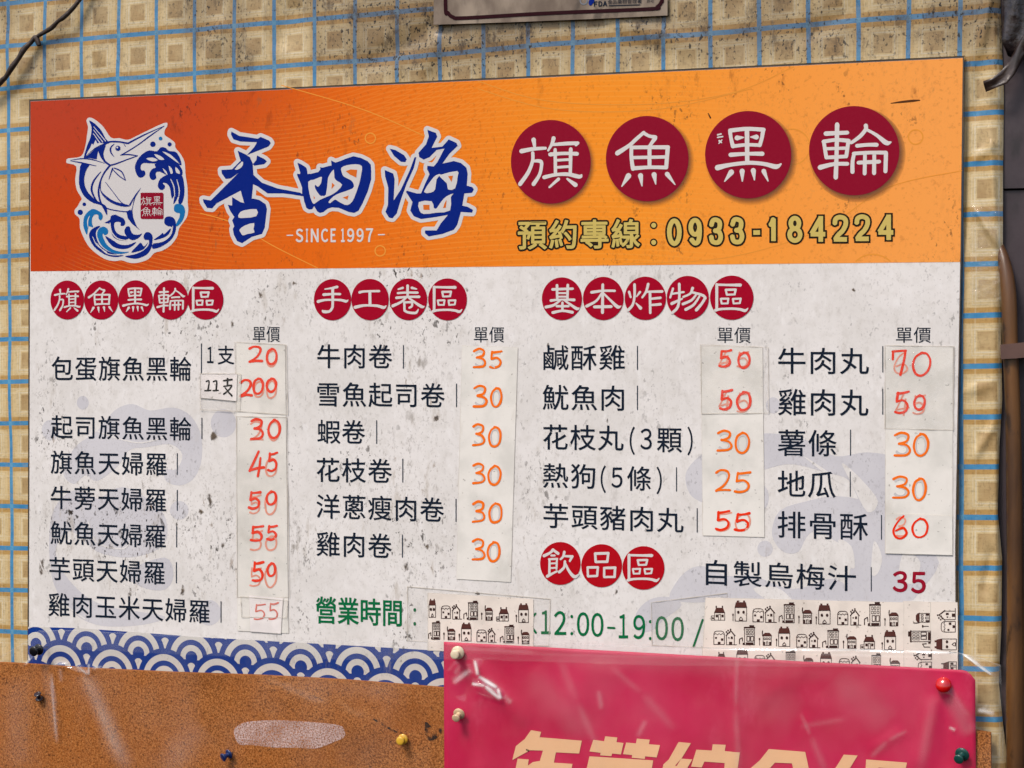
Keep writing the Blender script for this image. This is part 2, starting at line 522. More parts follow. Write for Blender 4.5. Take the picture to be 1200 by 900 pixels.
M['paper'] = mat_paper('price paper', (229, 224, 216), True); M['note'] = mat_paper('white note paper', (236, 228, 224))
M['houses'] = mat_paper('cream pattern tape', (232, 220, 208), True)
M['houseink'] = ink('brown line ink', (66, 44, 40)); M['roofink'] = ink('brown roof ink', (92, 54, 48)); M['houseinkveil'] = M['houseink']
M['tape'] = mat_clear('clear tape', .05, .0, .14, .35, 70, tint=(.82, .78, .72))
M['tapegloss'] = mat_clear('ribbed glossy tape', .04, .02, .08, 1.0, 260, tint=(.82, .78, .72), stretch=(1, 1, .55))
M['film'] = mat_clear('clear plastic sheet', .022, .012, .05, .22, 40, painted_glare=True)
M['peach'] = ink('peach lettering ink', (252, 200, 152))

# ------------------------------------------------------------------ setting
BACK = MB()
BACK.grid([[Vector((-2.5, .09, 3.2)), Vector((2.5, .09, 3.2))], [Vector((-2.5, .09, 0)), Vector((2.5, .09, 0))]], False)
wl = BACK.build('wall', plain('dim plaster wall', (84, 76, 72), .8)); setp(wl, kind='structure')

# checked oilcloth, a wavy sheet hung on the wall
def cloth_edge(py):
    pts = [(-120, 1172), (0, 1172), (110, 1176), (200, 1175), (290, 1175), (400, 1173), (470, 1174), (520, 1171), (600, 1169), (655, 1174), (740, 1173), (800, 1170), (850, 1175), (900, 1181), (1000, 1184)]
    for (a, xa), (b, xb) in zip(pts, pts[1:]):
        if a <= py <= b: return xa + (xb - xa) * (py - a) / (b - a)
    return pts[-1][1]
def seg(px, py, a, b, r):
    dx, dy = b[0] - a[0], b[1] - a[1]; t = max(0, min(1, ((px - a[0]) * dx + (py - a[1]) * dy) / (dx * dx + dy * dy)))
    d = math.hypot(px - a[0] - dx * t, py - a[1] - dy * t)
    return math.exp(-(d / r) ** 2) * (1 - abs(2 * t - 1) ** 4)
CREASE = [((1163, -20), (1150, 60), 4, 3.0), ((1150, 60), (1142, 150), 7, -2.2), ((1140, 240), (1172, 290), 4, 2.5), ((1160, 140), (1166, 260), 4, 2.0),
          ((1138, 190), (1172, 165), 4, 2.2), ((1125, 460), (1165, 450), 4, 2), ((1140, 540), (1168, 492), 4, 2.2), ((1168, 500), (1168, 660), 4, 2.4), ((1152, 700), (1163, 640), 5, -2),
          ((232, 110), (262, 20), 9, 2.0), ((420, 80), (540, 20), 12, -2.0), ((500, 90), (512, 34), 7, 2.5), ((110, 40), (150, 110), 11, 1.7), ((330, 60), (345, 0), 14, -2), ((700, 20), (830, 60), 12, 1.4), ((930, 50), (1010, 5), 10, -1.2),
          ((1133, 90), (1128, 300), 5, -2.0), ((0, 30), (40, 120), 14, 1.6), ((12, 350), (26, 600), 6, 1.5), ((1146, 860), (1160, 920), 5, 2.5)]
from mathutils import noise as mnoise
m = MB(); rows = []
NX, NY = 260, 190
for j in range(NY + 1):
    py = -90 + 1080 * j / NY; row = []
    for i in range(NX + 1):
        px = -90 + (cloth_edge(py) + 90) * (1 - (1 - i / NX) ** 1.25)
        q = P(px, py, .001)
        hgt = mnoise.noise(Vector((q.x * 14, q.z * 9, 1))) * .0010 + mnoise.noise(Vector((q.x * 45, q.z * 30, 5))) * .0005
        for a, b, r, k in CREASE: hgt += seg(px, py, a, b, r) * k * .0009
        under = 28 < px < 1124 and 110 < py < 800
        if under: hgt = min(hgt, .0012)
        roll = max(0, (px - cloth_edge(py) + 10) / 10); hgt -= roll ** 2 * .004
        q.y = -(.002 + hgt); row.append(q)
    rows.append(row)
m.grid(rows)
cl = m.build('checked_oilcloth', M['cloth'], loc=P(600, 850, 0))
setp(cl, 'grimy tan and blue checked oilcloth covering the wall behind the menu board', 'oilcloth')

m = MB(); rows = []
for j in range(61):
    py = 236 + 116 * j / 60; row = []
    for i in range(25):
        px = 1137 + (min(cloth_edge(py), 1176) - 1137) * i / 24
        q = P(px, py, .0046); hh = .0007 * mnoise.noise(Vector((px * .12, py * .10, 4))) + .0004 * mnoise.noise(Vector((px * .35, py * .3, 8)))
        for a, b, r, k in CREASE: hh += seg(px, py, a, b, r) * k * .0007
        q.y -= hh; row.append(q)
    rows.append(row)
m.grid(rows)
ct = m.build('clear_tape', mat_clear('crinkled clear tape', .05, .02, .07, .9, 150, tint=(.82, .78, .72)), loc=P(1155, 350, .004))
setp(ct, 'crinkled clear tape stuck over the checked oilcloth edge to the right of the orange header', 'tape')

# dark pillar, pipe and clamp at the right
m = MB()
def boxw(m, a, b):
    x0, y0, z0 = a; x1, y1, z1 = b
    v = [(x0, y0, z0), (x1, y0, z0), (x1, y0, z1), (x0, y0, z1), (x0, y1, z0), (x1, y1, z0), (x1, y1, z1), (x0, y1, z1)]
    i = len(m.v); m.v += [Vector(p) for p in v]
    for f in ((0, 1, 2, 3), (5, 4, 7, 6), (4, 0, 3, 7), (1, 5, 6, 2), (3, 2, 6, 7), (4, 5, 1, 0)): m.f.append([i + k for k in f]); m.sm.append(False)
pl, pr_ = P(1164, 400, 0).x, P(1420, 400, 0).x
zt, zs, zb = P(1190, -160, 0).z, P(1190, 221, 0).z, P(1190, 1080, 0).z
pm = Mat('grimy purple brown metal', .5, .5)
c = pm.mix(srgb(54, 43, 48), srgb(78, 64, 66), pm.noise(16, 5, (1, 1, .4)).step(.35, .7))
c = pm.mix(c, srgb(30, 24, 26), pm.noise(70, 5, (1, 1, .5), (1, 4, 0)).step(.52, .72) * .8)
pm.color(c).bump(pm.noise(40, 4), .3, .002)
pil = thing('metal_pillar', (pl + .05, .04, zb), 'dark purple brown metal pillar with a seam, right of the checked oilcloth', 'pillar')
boxw(m, (pl, .004, zs + .0006), (pr_, .08, zt)); m.build('upper_panel', pm.mat, pil)
m = MB(); boxw(m, (pl, .006, zb), (pr_, .08, zs - .0006)); m.build('lower_panel', pm.mat, pil)

def tube(m, pts, n=14):
    """pts (Vector, radius)"""
    rings = []
    for i, (p, r) in enumerate(pts):
        t = (pts[min(i + 1, len(pts) - 1)][0] - pts[max(i - 1, 0)][0]).normalized()
        a = t.cross(Vector((0, 1, 0)))
        if a.length < .1: a = t.cross(Vector((1, 0, 0)))
        a.normalize(); b = t.cross(a)
        rings.append([p + a * r * math.cos(k * 2 * math.pi / n) + b * r * math.sin(k * 2 * math.pi / n) for k in range(n)])
    m.grid(rings, True, True)
    m.face(rings[0][::-1]); m.face(rings[-1])
def smooth_path(pts, n=6):
    return [(Vector(a[:3]), a[3]) for a in catmull([(*p, r) for p, r in pts], n)]

pipe = thing('brown_pipe', P(1189, 960, 0), 'brown stained pipe running down the right edge beside the oilcloth', 'pipe')
m = MB()
pp = [(1171, 286, 4, -.004), (1177, 308, 7, 0), (1182, 345, 8.5, .003), (1184, 410, 8.5, .004), (1187, 480, 8.5, .004), (1189, 600, 9, .004), (1190, 720, 9.5, .004), (1190, 830, 10.5, .004), (1192, 1000, 11, .004)]
tube(m, smooth_path([(P(x, y, z + .001), r * K) for x, y, r, z in pp]))
bm_ = Mat('stained brown plastic', .38, .5)
c = bm_.mix(srgb(110, 72, 34), srgb(64, 40, 22), bm_.noise(30, 5, (2, 1, .25)).step(.35, .68))
c = bm_.mix(c, srgb(30, 20, 14), bm_.noise(120, 4, (1, 1, .4)).step(.58, .72) * .8)
bm_.color(c).bump(bm_.noise(60, 4, (2, 1, .2)), .3, .001)
m.build('tube', bm_.mat, pipe)
m = MB()
slab([(1172, 404), (1202, 401), (1210, 418), (1190, 420), (1173, 421)], -.002, .0125, m)
m.build('clamp', plain('rusty clamp metal', (96, 70, 62), .5, metal=.2), pipe)

pb = plain('crumpled black plastic', (46, 36, 36), .22, .6, var=.6, nscale=120, bump=.6)
def crumple(outline_rows, z, amp, seed):
    m = MB(); rows = []
    for j, (xa, xb, y0, y1, lift) in enumerate(outline_rows):
        r = []
        for i in range(9):
            t = i / 8; px, py = xa + (xb - xa) * t, y0 + (y1 - y0) * t
            q = P(px, py, z); hh = lift + amp * mnoise.noise(Vector((px * .16, py * .09, seed))) + amp * .6 * math.sin(t * 9 + j * .7 + seed)
            q.y -= hh; r.append(q)
        rows.append(r)
    m.grid(rows)
    return m
m = crumple([(1175, 1215, y, y + 3, .002) for y in (-60, -40, -20, -5, 10, 22, 34, 44, 52)] + [(1178, 1212, 58, 60, .001), (1181, 1206, 66, 66, 0)], .004, .003, 2)
bag = m.build('plastic_wrap', pb, loc=P(1190, 60, 0)); setp(bag, 'crumpled black plastic wrapped round the pillar at the top right corner', 'plastic wrap')
md = bag.modifiers.new('thickness', 'SOLIDIFY'); md.thickness = .0004
m = MB(); rows = []
for i, (xa, ya, xb, yb) in enumerate([(1152, 95, 1155, 107), (1163, 92, 1168, 102), (1174, 83, 1180, 98), (1182, 72, 1189, 88), (1188, 60, 1195, 76), (1195, 48, 1202, 62), (1205, 34, 1212, 50), (1216, 20, 1224, 36)]):
    r = []
    for k in range(6):
        t = k / 5; q = P(xa + (xb - xa) * t, ya + (yb - ya) * t, .009 - i * .0004); q.y -= .0016 * math.sin(t * 5 + i * 1.3); r.append(q)
    rows.append(r)
m.grid(rows)
ts = m.build('torn_strip', plain('dark brown tape', (58, 44, 38), .3, .55, var=.5, nscale=60, bump=.5), loc=P(1160, 104, 0))
setp(ts, 'torn dark brown tape strip whose loose end lies over the oilcloth edge', 'tape strip')
md = ts.modifiers.new('thickness', 'SOLIDIFY'); md.thickness = .0004

# cable, upper left
m = MB()
cp = [(-30, 128, 4), (0, 97, 3.9), (7, 90, 3.2), (14, 79, 4.0), (22, 68, 3.3), (28, 58, 4.0), (36, 50, 3.1), (42, 44, 3.6), (46, 53, 3.0), (43, 44, 2.6), (60, 33, 3.3), (68, 25, 2.6), (75, 20, 3.2), (90, 4, 2.9), (112, -30, 2.9)]
tube(m, smooth_path([(P(x, y, .008 + .002 * math.sin(x * .1)), r * K) for x, y, r in cp], 8), 10)
cab = m.build('cable', plain('grimy brown cable', (58, 42, 34), .6, var=.6, nscale=200, bump=.5), loc=P(0, 97, 0))
setp(cab, 'dirty dark brown cable crossing the oilcloth at the upper left corner', 'cable')

# small framed plate at the top
plate = thing('notice_plate', P(648, 26, 0), 'pale stained plate with a maroon rounded border hung above the menu board', 'plate')
pmt = Mat('stained pale plate', .5, .4)
c = pmt.mix(srgb(150, 134, 116), srgb(100, 84, 70), pmt.noise(40, 6, (1, 1, .5)).step(.38, .68))
pmt.color(pmt.mix(c, srgb(58, 46, 36), pmt.noise(90, 5, (1, 1, .4), (3, 3, 0)).step(.54, .70) * .7))
slab([(509, -110), (783, -125), (782, 18), (700, 22), (600, 26), (508, 29)], .0035, .0052).build('backing', pmt.mat, plate)
p = Print(.0055)
bd = [(523, -90), (522, 6), (525, 15), (531, 20), (545, 21), (640, 15.5), (760, 10.5), (770, 8), (775, 2), (776, -8), (777, -95)]
p.stroke([(x, y, 2.1) for x, y in bd], 6)
p.build('border', ink('maroon border ink', (46, 12, 20)), plate)
p = Print(.0055).chars([('F', 696, 700, 1.6, 7.6), ('D', 701.3, 705.8, 1.4, 7.4), ('A', 706.5, 711.5, 1.2, 7.2)], .3, .2).text('食品藥物管理署', 712, 752, 2.2, 1.2, 5.5).text('許可', 758, 766, 1, .8, 5)
p.stroke([(714, 6.6, .5), (750, 5.6, .5)], 0)
p.build('lettering', M['text'], plate)
p = Print(.0055); p.disc(692, 3, 2.4, 3.5); p.poly([(690, 0), (697, -2), (696, 3), (692, 6)])
p.build('mark', M['blue'], plate)
p = Print(.00545); p.ring(684, 1, 4, .7); p.build('ring_mark', ink('grey blue ink', (128, 132, 140)), plate)

# ------------------------------------------------------------------ the menu board
mb = thing('menu_board', P(577, 790, 0), 'large white snack menu board with an orange header and handwritten prices', 'menu board')
BR = [(35, 118), (1129, 67), (1126, 307), (1120, 640), (1121, 842), (577, 816), (33, 786), (34, 450)]
slab(BR, .0030, ZB).build('panel', M['board'], mb)
# dark sides and a thin dark line around the front
m = MB(); ring = [P(x, y, ZB) for x, y in BR]; n = len(ring)
cx = sum((p.x for p in ring)) / n; cz = sum((p.z for p in ring)) / n
out = [Vector((p.x + math.copysign(.0009, p.x - cx), 0, p.z + math.copysign(.0009, p.z - cz))) for p in ring]
for i in range(n):
    j = (i + 1) % n; a, b = out[i], out[j]
    m.face([(a.x, -.0026, a.z), (b.x, -.0026, b.z), (b.x, -ZB + .0004, b.z), (a.x, -ZB + .0004, a.z)])
m.build('edge_strip', M['edge'], mb)
Print(ZB + .00012).outline(BR[:5] + [(1121, 842)] + BR[5:], .75).build('dark_rim', M['edge'], mb)
hp = [(35.8, 118.9), (1128.2, 68), (1125.4, 307), (580, 312.5), (35.8, 318)]
p = Print(ZB + .0003); p.poly(hp); hd = p.build('header_print', M['header'], mb)
p = Print(ZB + .0003); p.poly([(33, 734.5), (90, 736), (160, 741), (240, 747), (330, 752), (430, 757.5), (522, 763), (700, 774), (900, 786), (1120, 798), (1121, 840), (577, 814), (33, 784.5)]); p.build('wave_border', M['wave'], mb)

# pale wave watermark behind the lists
WM = [0]
def wm():
    WM[0] += 1
    return Print(ZB + .00015 + .000002 * WM[0])
za = lambda x, y: (20 + x / 3.529, 310 + y / 3.529)
zb_ = lambda x, y: (x / 2.903, 450 + y / 2.903)
zc = lambda x, y: (780 + x / 3.214, 460 + y / 3.214)
wm().disc(97, 472, 7, 8, 24).build('watermark_print', M['water'], mb)
wm().disc(59, 504, 10, 12, 24).build('watermark_print', M['water'], mb)
wm().disc(262, 496, 15, 16.5, 28).build('watermark_print', M['water'], mb)
wm().disc(210, 598, 11, 11, 24).build('watermark_print', M['water'], mb)
wm().poly([(215, 300), (255, 215), (330, 160), (390, 90), (450, 68), (510, 90), (590, 80), (650, 110), (685, 180), (683, 270), (655, 325), (610, 345), (565, 330), (560, 290), (600, 290), (620, 240), (580, 205), (500, 215), (440, 225), (400, 280), (330, 330), (290, 310), (250, 340)], 4, zb_).build('watermark_print', M['water'], mb)
wm().poly([(170, 480), (200, 400), (260, 360), (330, 390), (420, 350), (540, 420), (570, 500), (540, 560), (440, 590), (330, 570), (240, 500), (190, 560), (215, 640), (290, 720), (380, 760), (560, 790), (480, 820), (330, 820), (230, 760), (175, 650)], 4, zb_).build('watermark_print', M['water'], mb)
wm().poly([(430, 640), (560, 590), (590, 650), (560, 700), (480, 690)], 4, zb_).build('watermark_print', M['water'], mb)
wm().disc(245, 718, 14, 15, 24).build('watermark_print', M['water'], mb)
wm().poly([(75, 310), (110, 255), (180, 205), (280, 165), (420, 155), (560, 190), (640, 240), (760, 225), (870, 250), (900, 330), (830, 440), (740, 420), (690, 330), (600, 300), (480, 270), (390, 285), (340, 310), (385, 370), (380, 430), (330, 460), (230, 450), (140, 415), (90, 380)], 4, zc).build('watermark_print', M['water'], mb)
wm().poly([(400, 520), (430, 445), (520, 412), (640, 390), (760, 410), (850, 450), (960, 560), (1030, 640), (960, 745), (900, 790), (660, 790), (690, 690), (700, 600), (640, 560), (570, 520), (530, 545), (500, 600), (450, 603), (415, 570)], 3, zc).build('watermark_print', M['water'], mb)
wm().disc(906, 475, 8.5, 9.5, 24).build('watermark_print', M['water'], mb)
wm().disc(896.5, 643, 9, 9.5, 24).build('watermark_print', M['water'], mb)
wm().poly([(20, 780), (40, 715), (90, 665), (150, 655), (230, 690), (330, 690), (480, 740), (640, 700), (680, 790), (400, 800), (200, 770), (150, 790)], 4, zc).build('watermark_print', M['water'], mb)
wm().poly([(-110, 830), (-60, 780), (10, 770), (60, 800), (0, 850), (-60, 900), (-110, 890)], 4, zc).build('watermark_print', M['water'], mb)
wm().poly([(880, 290), (1000, 330), (1060, 420), (1075, 520), (1060, 600), (960, 470), (890, 420)], 4, zc).build('watermark_print', M['water'], mb)
for q in ([(520, 240), (600, 290), (680, 350), (620, 320)], [(665, 265), (740, 330), (800, 410), (760, 450), (700, 340)], [(650, 555), (700, 580), (712, 660), (680, 640)], [(785, 560), (815, 620), (800, 680), (775, 680)], [(330, 740), (420, 735), (480, 790), (420, 800)], [(900, 600), (960, 640), (930, 720), (880, 690)]):
    Print(ZB + .0004).poly(q, 4, zc).build('watermark_streak', M['board'], mb)
for q in ([(120, 560), (150, 640), (210, 740), (290, 800)], [(300, 470), (330, 540), (420, 560), (450, 520)], [(330, 160), (400, 185), (480, 200), (560, 180)]): Print(ZB + .0004).stroke([(a, b, 2.2) for a, b in q], 5, zb_, .34).build('watermark_streak', M['board'], mb)

# printed ornaments of the header
for x, y, r, wd in ((434, 162, 6, .7), (445.5, 294, 6, .7), (1073, 160.5, 8.5, .8), (928, 172, 21, .7)): Print(ZB + .0005).ring(x, y, r, wd).build('ornament_ring', M['orangeline'], mb)
Print(ZB + .0005).stroke([(1003, 306, .8), (1012, 300, .8), (1024, 298, .8), (1036, 301, .8), (1043, 306, .8)], 4).build('ornament_arc', M['orangeline'], mb)
for q in ([(235, 250), (275, 262), (320, 288), (372, 314)], [(560, 95), (640, 118), (760, 122), (860, 108), (930, 78)], [(560, 104), (650, 128), (770, 128), (880, 104)], [(730, 309), (850, 302), (960, 270), (1040, 220), (1127, 200)], [(330, 100), (430, 130), (520, 170)]):
    Print(ZB + .0005).stroke([(a, b, .5) for a, b in q], 7).build('ornament_line', M['orangeline'], mb)

# brush lettering 香四海
zh = lambda x, y: (232 + x / 6, 145 + y / 6)
zs_ = lambda x, y: (335 + x / 10, 170 + y / 10)
zo = lambda x, y: (445 + x / 6, 140 + y / 6)
XIANG = [[(235, 55), (290, 85), (420, 105), (440, 92), (500, 118), (512, 135), (495, 160), (345, 220), (395, 165), (415, 130), (300, 125), (250, 110), (232, 75)],
         [(280, 190), (335, 215), (365, 235), (385, 280), (390, 360), (450, 415), (560, 455), (720, 485), (745, 505), (720, 505), (600, 490), (490, 490), (420, 440), (388, 425), (378, 525), (385, 545), (325, 560), (300, 470), (130, 560), (100, 595), (65, 592), (38, 550), (35, 530), (90, 540), (180, 450), (285, 345), (230, 385), (195, 388), (168, 350), (165, 325), (240, 320), (300, 260), (290, 230)],
         [(415, 222), (470, 250), (485, 265), (465, 285), (395, 295), (385, 285), (410, 255)],
         [(240, 515), (300, 552), (330, 558), (385, 525), (430, 535), (475, 565), (485, 600), (470, 730), (450, 775), (380, 795), (310, 840), (275, 825), (252, 780), (245, 740), (255, 720), (240, 680), (255, 655), (225, 610), (210, 570), (240, 575)]]
XW = [[(285, 660), (290, 630), (320, 610), (412, 600), (410, 650), (330, 662)], [(292, 745), (330, 715), (395, 698), (390, 740), (397, 765), (350, 775), (315, 785), (300, 765)], [(258, 320), (310, 265), (316, 290), (290, 318)]]
SI = [[(135, 205), (180, 225), (240, 265), (250, 300), (255, 340), (300, 335), (380, 315), (405, 285), (400, 258), (430, 265), (500, 245), (535, 240), (530, 180), (580, 205), (640, 185), (700, 160), (790, 130), (880, 150), (960, 190), (995, 230), (1000, 300), (1000, 400), (960, 540), (900, 680), (850, 770), (800, 795), (740, 785), (620, 735), (540, 730), (490, 745), (440, 785), (400, 795), (370, 780), (330, 715), (310, 750), (270, 755), (240, 735), (215, 660), (205, 600), (120, 588), (0, 562), (0, 525), (190, 572), (190, 500), (165, 430), (130, 350), (135, 335), (165, 340), (170, 330), (150, 260)]]
SW = [[(262, 430), (330, 405), (415, 370), (420, 400), (410, 450), (375, 490), (345, 465), (340, 490), (355, 530), (400, 590), (430, 595), (470, 580), (490, 420), (500, 370), (560, 285), (568, 380), (600, 420), (660, 465), (600, 540), (520, 590), (400, 640), (330, 690), (300, 650), (275, 560)],
      [(650, 265), (720, 235), (820, 225), (890, 245), (885, 330), (860, 450), (800, 620), (750, 690), (690, 700), (600, 650), (570, 640), (520, 680), (500, 665), (560, 600), (640, 560), (780, 510), (795, 460), (760, 410), (680, 370), (655, 320)]]
SH = [[(700, 305), (760, 285), (835, 290), (825, 380), (750, 345)], [(540, 440), (572, 470), (535, 515)], [(665, 615), (735, 590), (720, 640)], [(325, 590), (342, 625), (326, 628)]]
HAI = [[(70, 205), (110, 215), (170, 250), (190, 280), (180, 300), (150, 298), (100, 255)],
       [(35, 355), (95, 380), (105, 420), (98, 570), (150, 490), (210, 360), (245, 265), (258, 265), (240, 340), (190, 450), (150, 560), (120, 660), (90, 695), (65, 690), (40, 650), (58, 600), (60, 480), (38, 400)],
       [(335, 72), (395, 95), (405, 120), (365, 200), (440, 190), (485, 140), (540, 165), (548, 185), (490, 240), (440, 310), (520, 292), (570, 305), (610, 340), (618, 380), (612, 465), (650, 475), (662, 490), (650, 515), (595, 520), (580, 605), (620, 615), (655, 635), (650, 655), (570, 650), (545, 740), (520, 775), (440, 805), (345, 822), (318, 800), (318, 780), (400, 780), (430, 730), (480, 670), (400, 685), (290, 700), (240, 680), (215, 640), (230, 580), (185, 510), (190, 500), (260, 520), (290, 520), (320, 450), (350, 385), (333, 350), (335, 325), (380, 330), (405, 300), (455, 205), (400, 215), (350, 265), (310, 282), (278, 265), (272, 235), (325, 175), (345, 120)]]
HW = [[(310, 510), (360, 430), (395, 392), (430, 385), (400, 420), (390, 490), (360, 514)], [(432, 388), (545, 362), (548, 400), (530, 485), (480, 492), (472, 450), (425, 405)], [(275, 580), (365, 575), (380, 620), (400, 625), (430, 580), (470, 540), (520, 520), (500, 545), (495, 640), (400, 655), (310, 665), (280, 640)]]
HH = [[(480, 398), (515, 395), (505, 440)], [(305, 600), (350, 600), (350, 635), (308, 635)], [(455, 590), (470, 565), (465, 620), (445, 622)]]
bk = Print(ZB + .0006); bl = Print(ZB + .0009); GAPS = []
for polys, tf in ((XIANG, zh), (SI, zs_), (HAI, zo)):
    for q in polys:
        bk.poly(q, 0, tf); bk.outline(q, 4.4, tf); bl.poly(q, 0, tf)
for polys, tf in ((XW, zh), (SW, zs_), (HW, zo)):
    for q in polys: GAPS.append(('letter_gap', Print(ZB + .0012).poly(q, 2, tf), 'offwhite'))
for polys, tf in ((SH, zs_), (HH, zo)):
    for q in polys: GAPS.append(('ground_gap', Print(ZB + .0015).poly(q, 0, tf), 'orange'))
nm = bk.build('shop_name_backing', M['offwhite'], mb)
bl.build('shop_name_lettering', M['blue'], nm); 
for a, q, k in GAPS: q.build(a, M[k], nm)
p = Print(ZB + .0006).chars([(c, x0, x1, 268 - (x0 - 346) * .006, 284 - (x0 - 346) * .004) for c, x0, x1 in (('S', 346.5, 355.3), ('I', 358.4, 361), ('N', 364.2, 373.4), ('C', 376.2, 384.6), ('E', 387.4, 393.6), ('1', 399.6, 404), ('9', 406.8, 415.2), ('9', 417.8, 426.2), ('7', 428.8, 437.2))], .45, .45)
p.stroke([(336.5, 275.8, .65), (343, 275.7, .65)], 0); p.stroke([(443.5, 275, .65), (450.5, 274.8, .65)], 0)
p.build('since_lettering', M['white'], mb)

# swordfish logo
zl = lambda x, y: (75 + x / 8, 130 + y / 8)
lg = Print(ZB + .0006)
LB = [(235, 62), (290, 80), (370, 150), (440, 250), (520, 255), (600, 270), (700, 225), (940, 112), (968, 140), (945, 180), (945, 225), (1000, 265), (1040, 300), (1045, 345), (1090, 400), (1130, 480), (1140, 600), (1158, 720), (1160, 860), (1165, 920), (1150, 1000), (1080, 1100), (1060, 1180), (1000, 1260), (920, 1310), (850, 1330), (790, 1390), (700, 1422), (620, 1425), (540, 1400), (480, 1408), (400, 1395), (320, 1350), (240, 1280), (190, 1200), (150, 1100), (145, 1010), (105, 970), (100, 930), (130, 890), (150, 850), (165, 820), (120, 740), (105, 640), (115, 520), (30, 490), (22, 470), (40, 445), (160, 425), (200, 330), (215, 230), (225, 150), (210, 90)]
lg.poly(LB, 3, zl)
logo = lg.build('logo_backing', M['offwhite'], mb)
fs = Print(ZB + .0009); fw = Print(ZB + .0012)
fs.poly([(235, 90), (290, 120), (350, 185), (390, 260), (425, 300), (370, 315), (300, 350), (220, 410), (185, 440), (215, 330), (250, 240), (258, 150)], 3, zl)
for q in ([(280, 150, 3), (390, 282, 4)], [(277, 178, 3), (362, 290, 4)], [(275, 212, 3), (338, 302, 5)]): fw.stroke(q, 0, zl, 1 / 8)
fw.poly([(205, 420), (226, 375), (245, 345), (262, 305), (275, 320), (296, 272), (312, 305), (335, 300), (375, 302), (290, 345)], 0, zl)
fs.poly([(425, 292), (380, 310), (300, 350), (215, 420), (185, 440), (240, 442), (305, 455), (320, 375), (338, 425), (362, 462), (352, 390), (375, 330)], 0, zl)
for q in ([(400, 298, 9), (440, 288, 8), (520, 290, 8), (600, 304, 8)], [(600, 304, 8), (750, 225, 6), (940, 140, 2)], [(940, 142, 2), (800, 238, 6), (690, 320, 5), (560, 400, 5), (528, 415, 3)], [(528, 415, 3), (600, 408, 6), (690, 420, 4)], [(690, 420, 4), (600, 452, 5), (500, 490, 6), (440, 508, 7)],
          [(385, 325, 6), (360, 400, 9), (380, 470, 10), (432, 508, 8)], [(470, 310, 3), (438, 345, 7), (440, 390, 7), (470, 430, 2)], [(560, 308, 2), (575, 330, 4)], [(60, 462, 2), (170, 447, 5), (260, 455, 5), (380, 490, 2)], [(60, 468, 2), (160, 485, 6), (300, 515, 3)],
          [(345, 570, 3), (282, 650, 8), (258, 720, 9), (270, 780, 9), (315, 860, 5)], [(432, 508, 9), (370, 590, 7), (332, 690, 7), (325, 780, 9), (350, 870, 8), (400, 912, 6), (480, 932, 5), (580, 945, 5), (620, 930, 5)], [(455, 540, 7), (420, 640, 3)],
          [(470, 535, 5), (540, 570, 6), (577, 650, 4)], [(577, 650, 4), (520, 612, 5), (460, 552, 4)], [(390, 670, 3), (460, 760, 3), (540, 860, 4), (610, 890, 5)]):
    fs.stroke(q, 5, zl, 1 / 8)
fs.poly([(545, 398), (528, 416), (580, 412)], 0, zl); fs.disc(*zl(505, 350), 3.0, 3.1); fw.disc(*zl(499, 342), 1.1)
fs.poly([(165, 490), (145, 570), (140, 680), (165, 760), (210, 820), (280, 865), (350, 885), (392, 965), (405, 972), (400, 910), (380, 880), (300, 835), (230, 770), (195, 700), (190, 620), (215, 540), (240, 500)], 2, zl)
fs.poly([(350, 660), (345, 740), (400, 800), (480, 850), (600, 880), (610, 895), (540, 895), (440, 860), (360, 790), (335, 720)], 2, zl)
fs.poly([(722, 718), (670, 780), (608, 880), (622, 890), (655, 820), (640, 905), (628, 935), (585, 950), (600, 1010), (640, 1060), (712, 1118), (680, 1080), (648, 1000), (640, 930), (650, 880), (668, 810), (705, 750)], 0, zl)
fish = fs.build('fish', M['blue'], logo); fw.build('fish_highlights', M['offwhite'], logo)
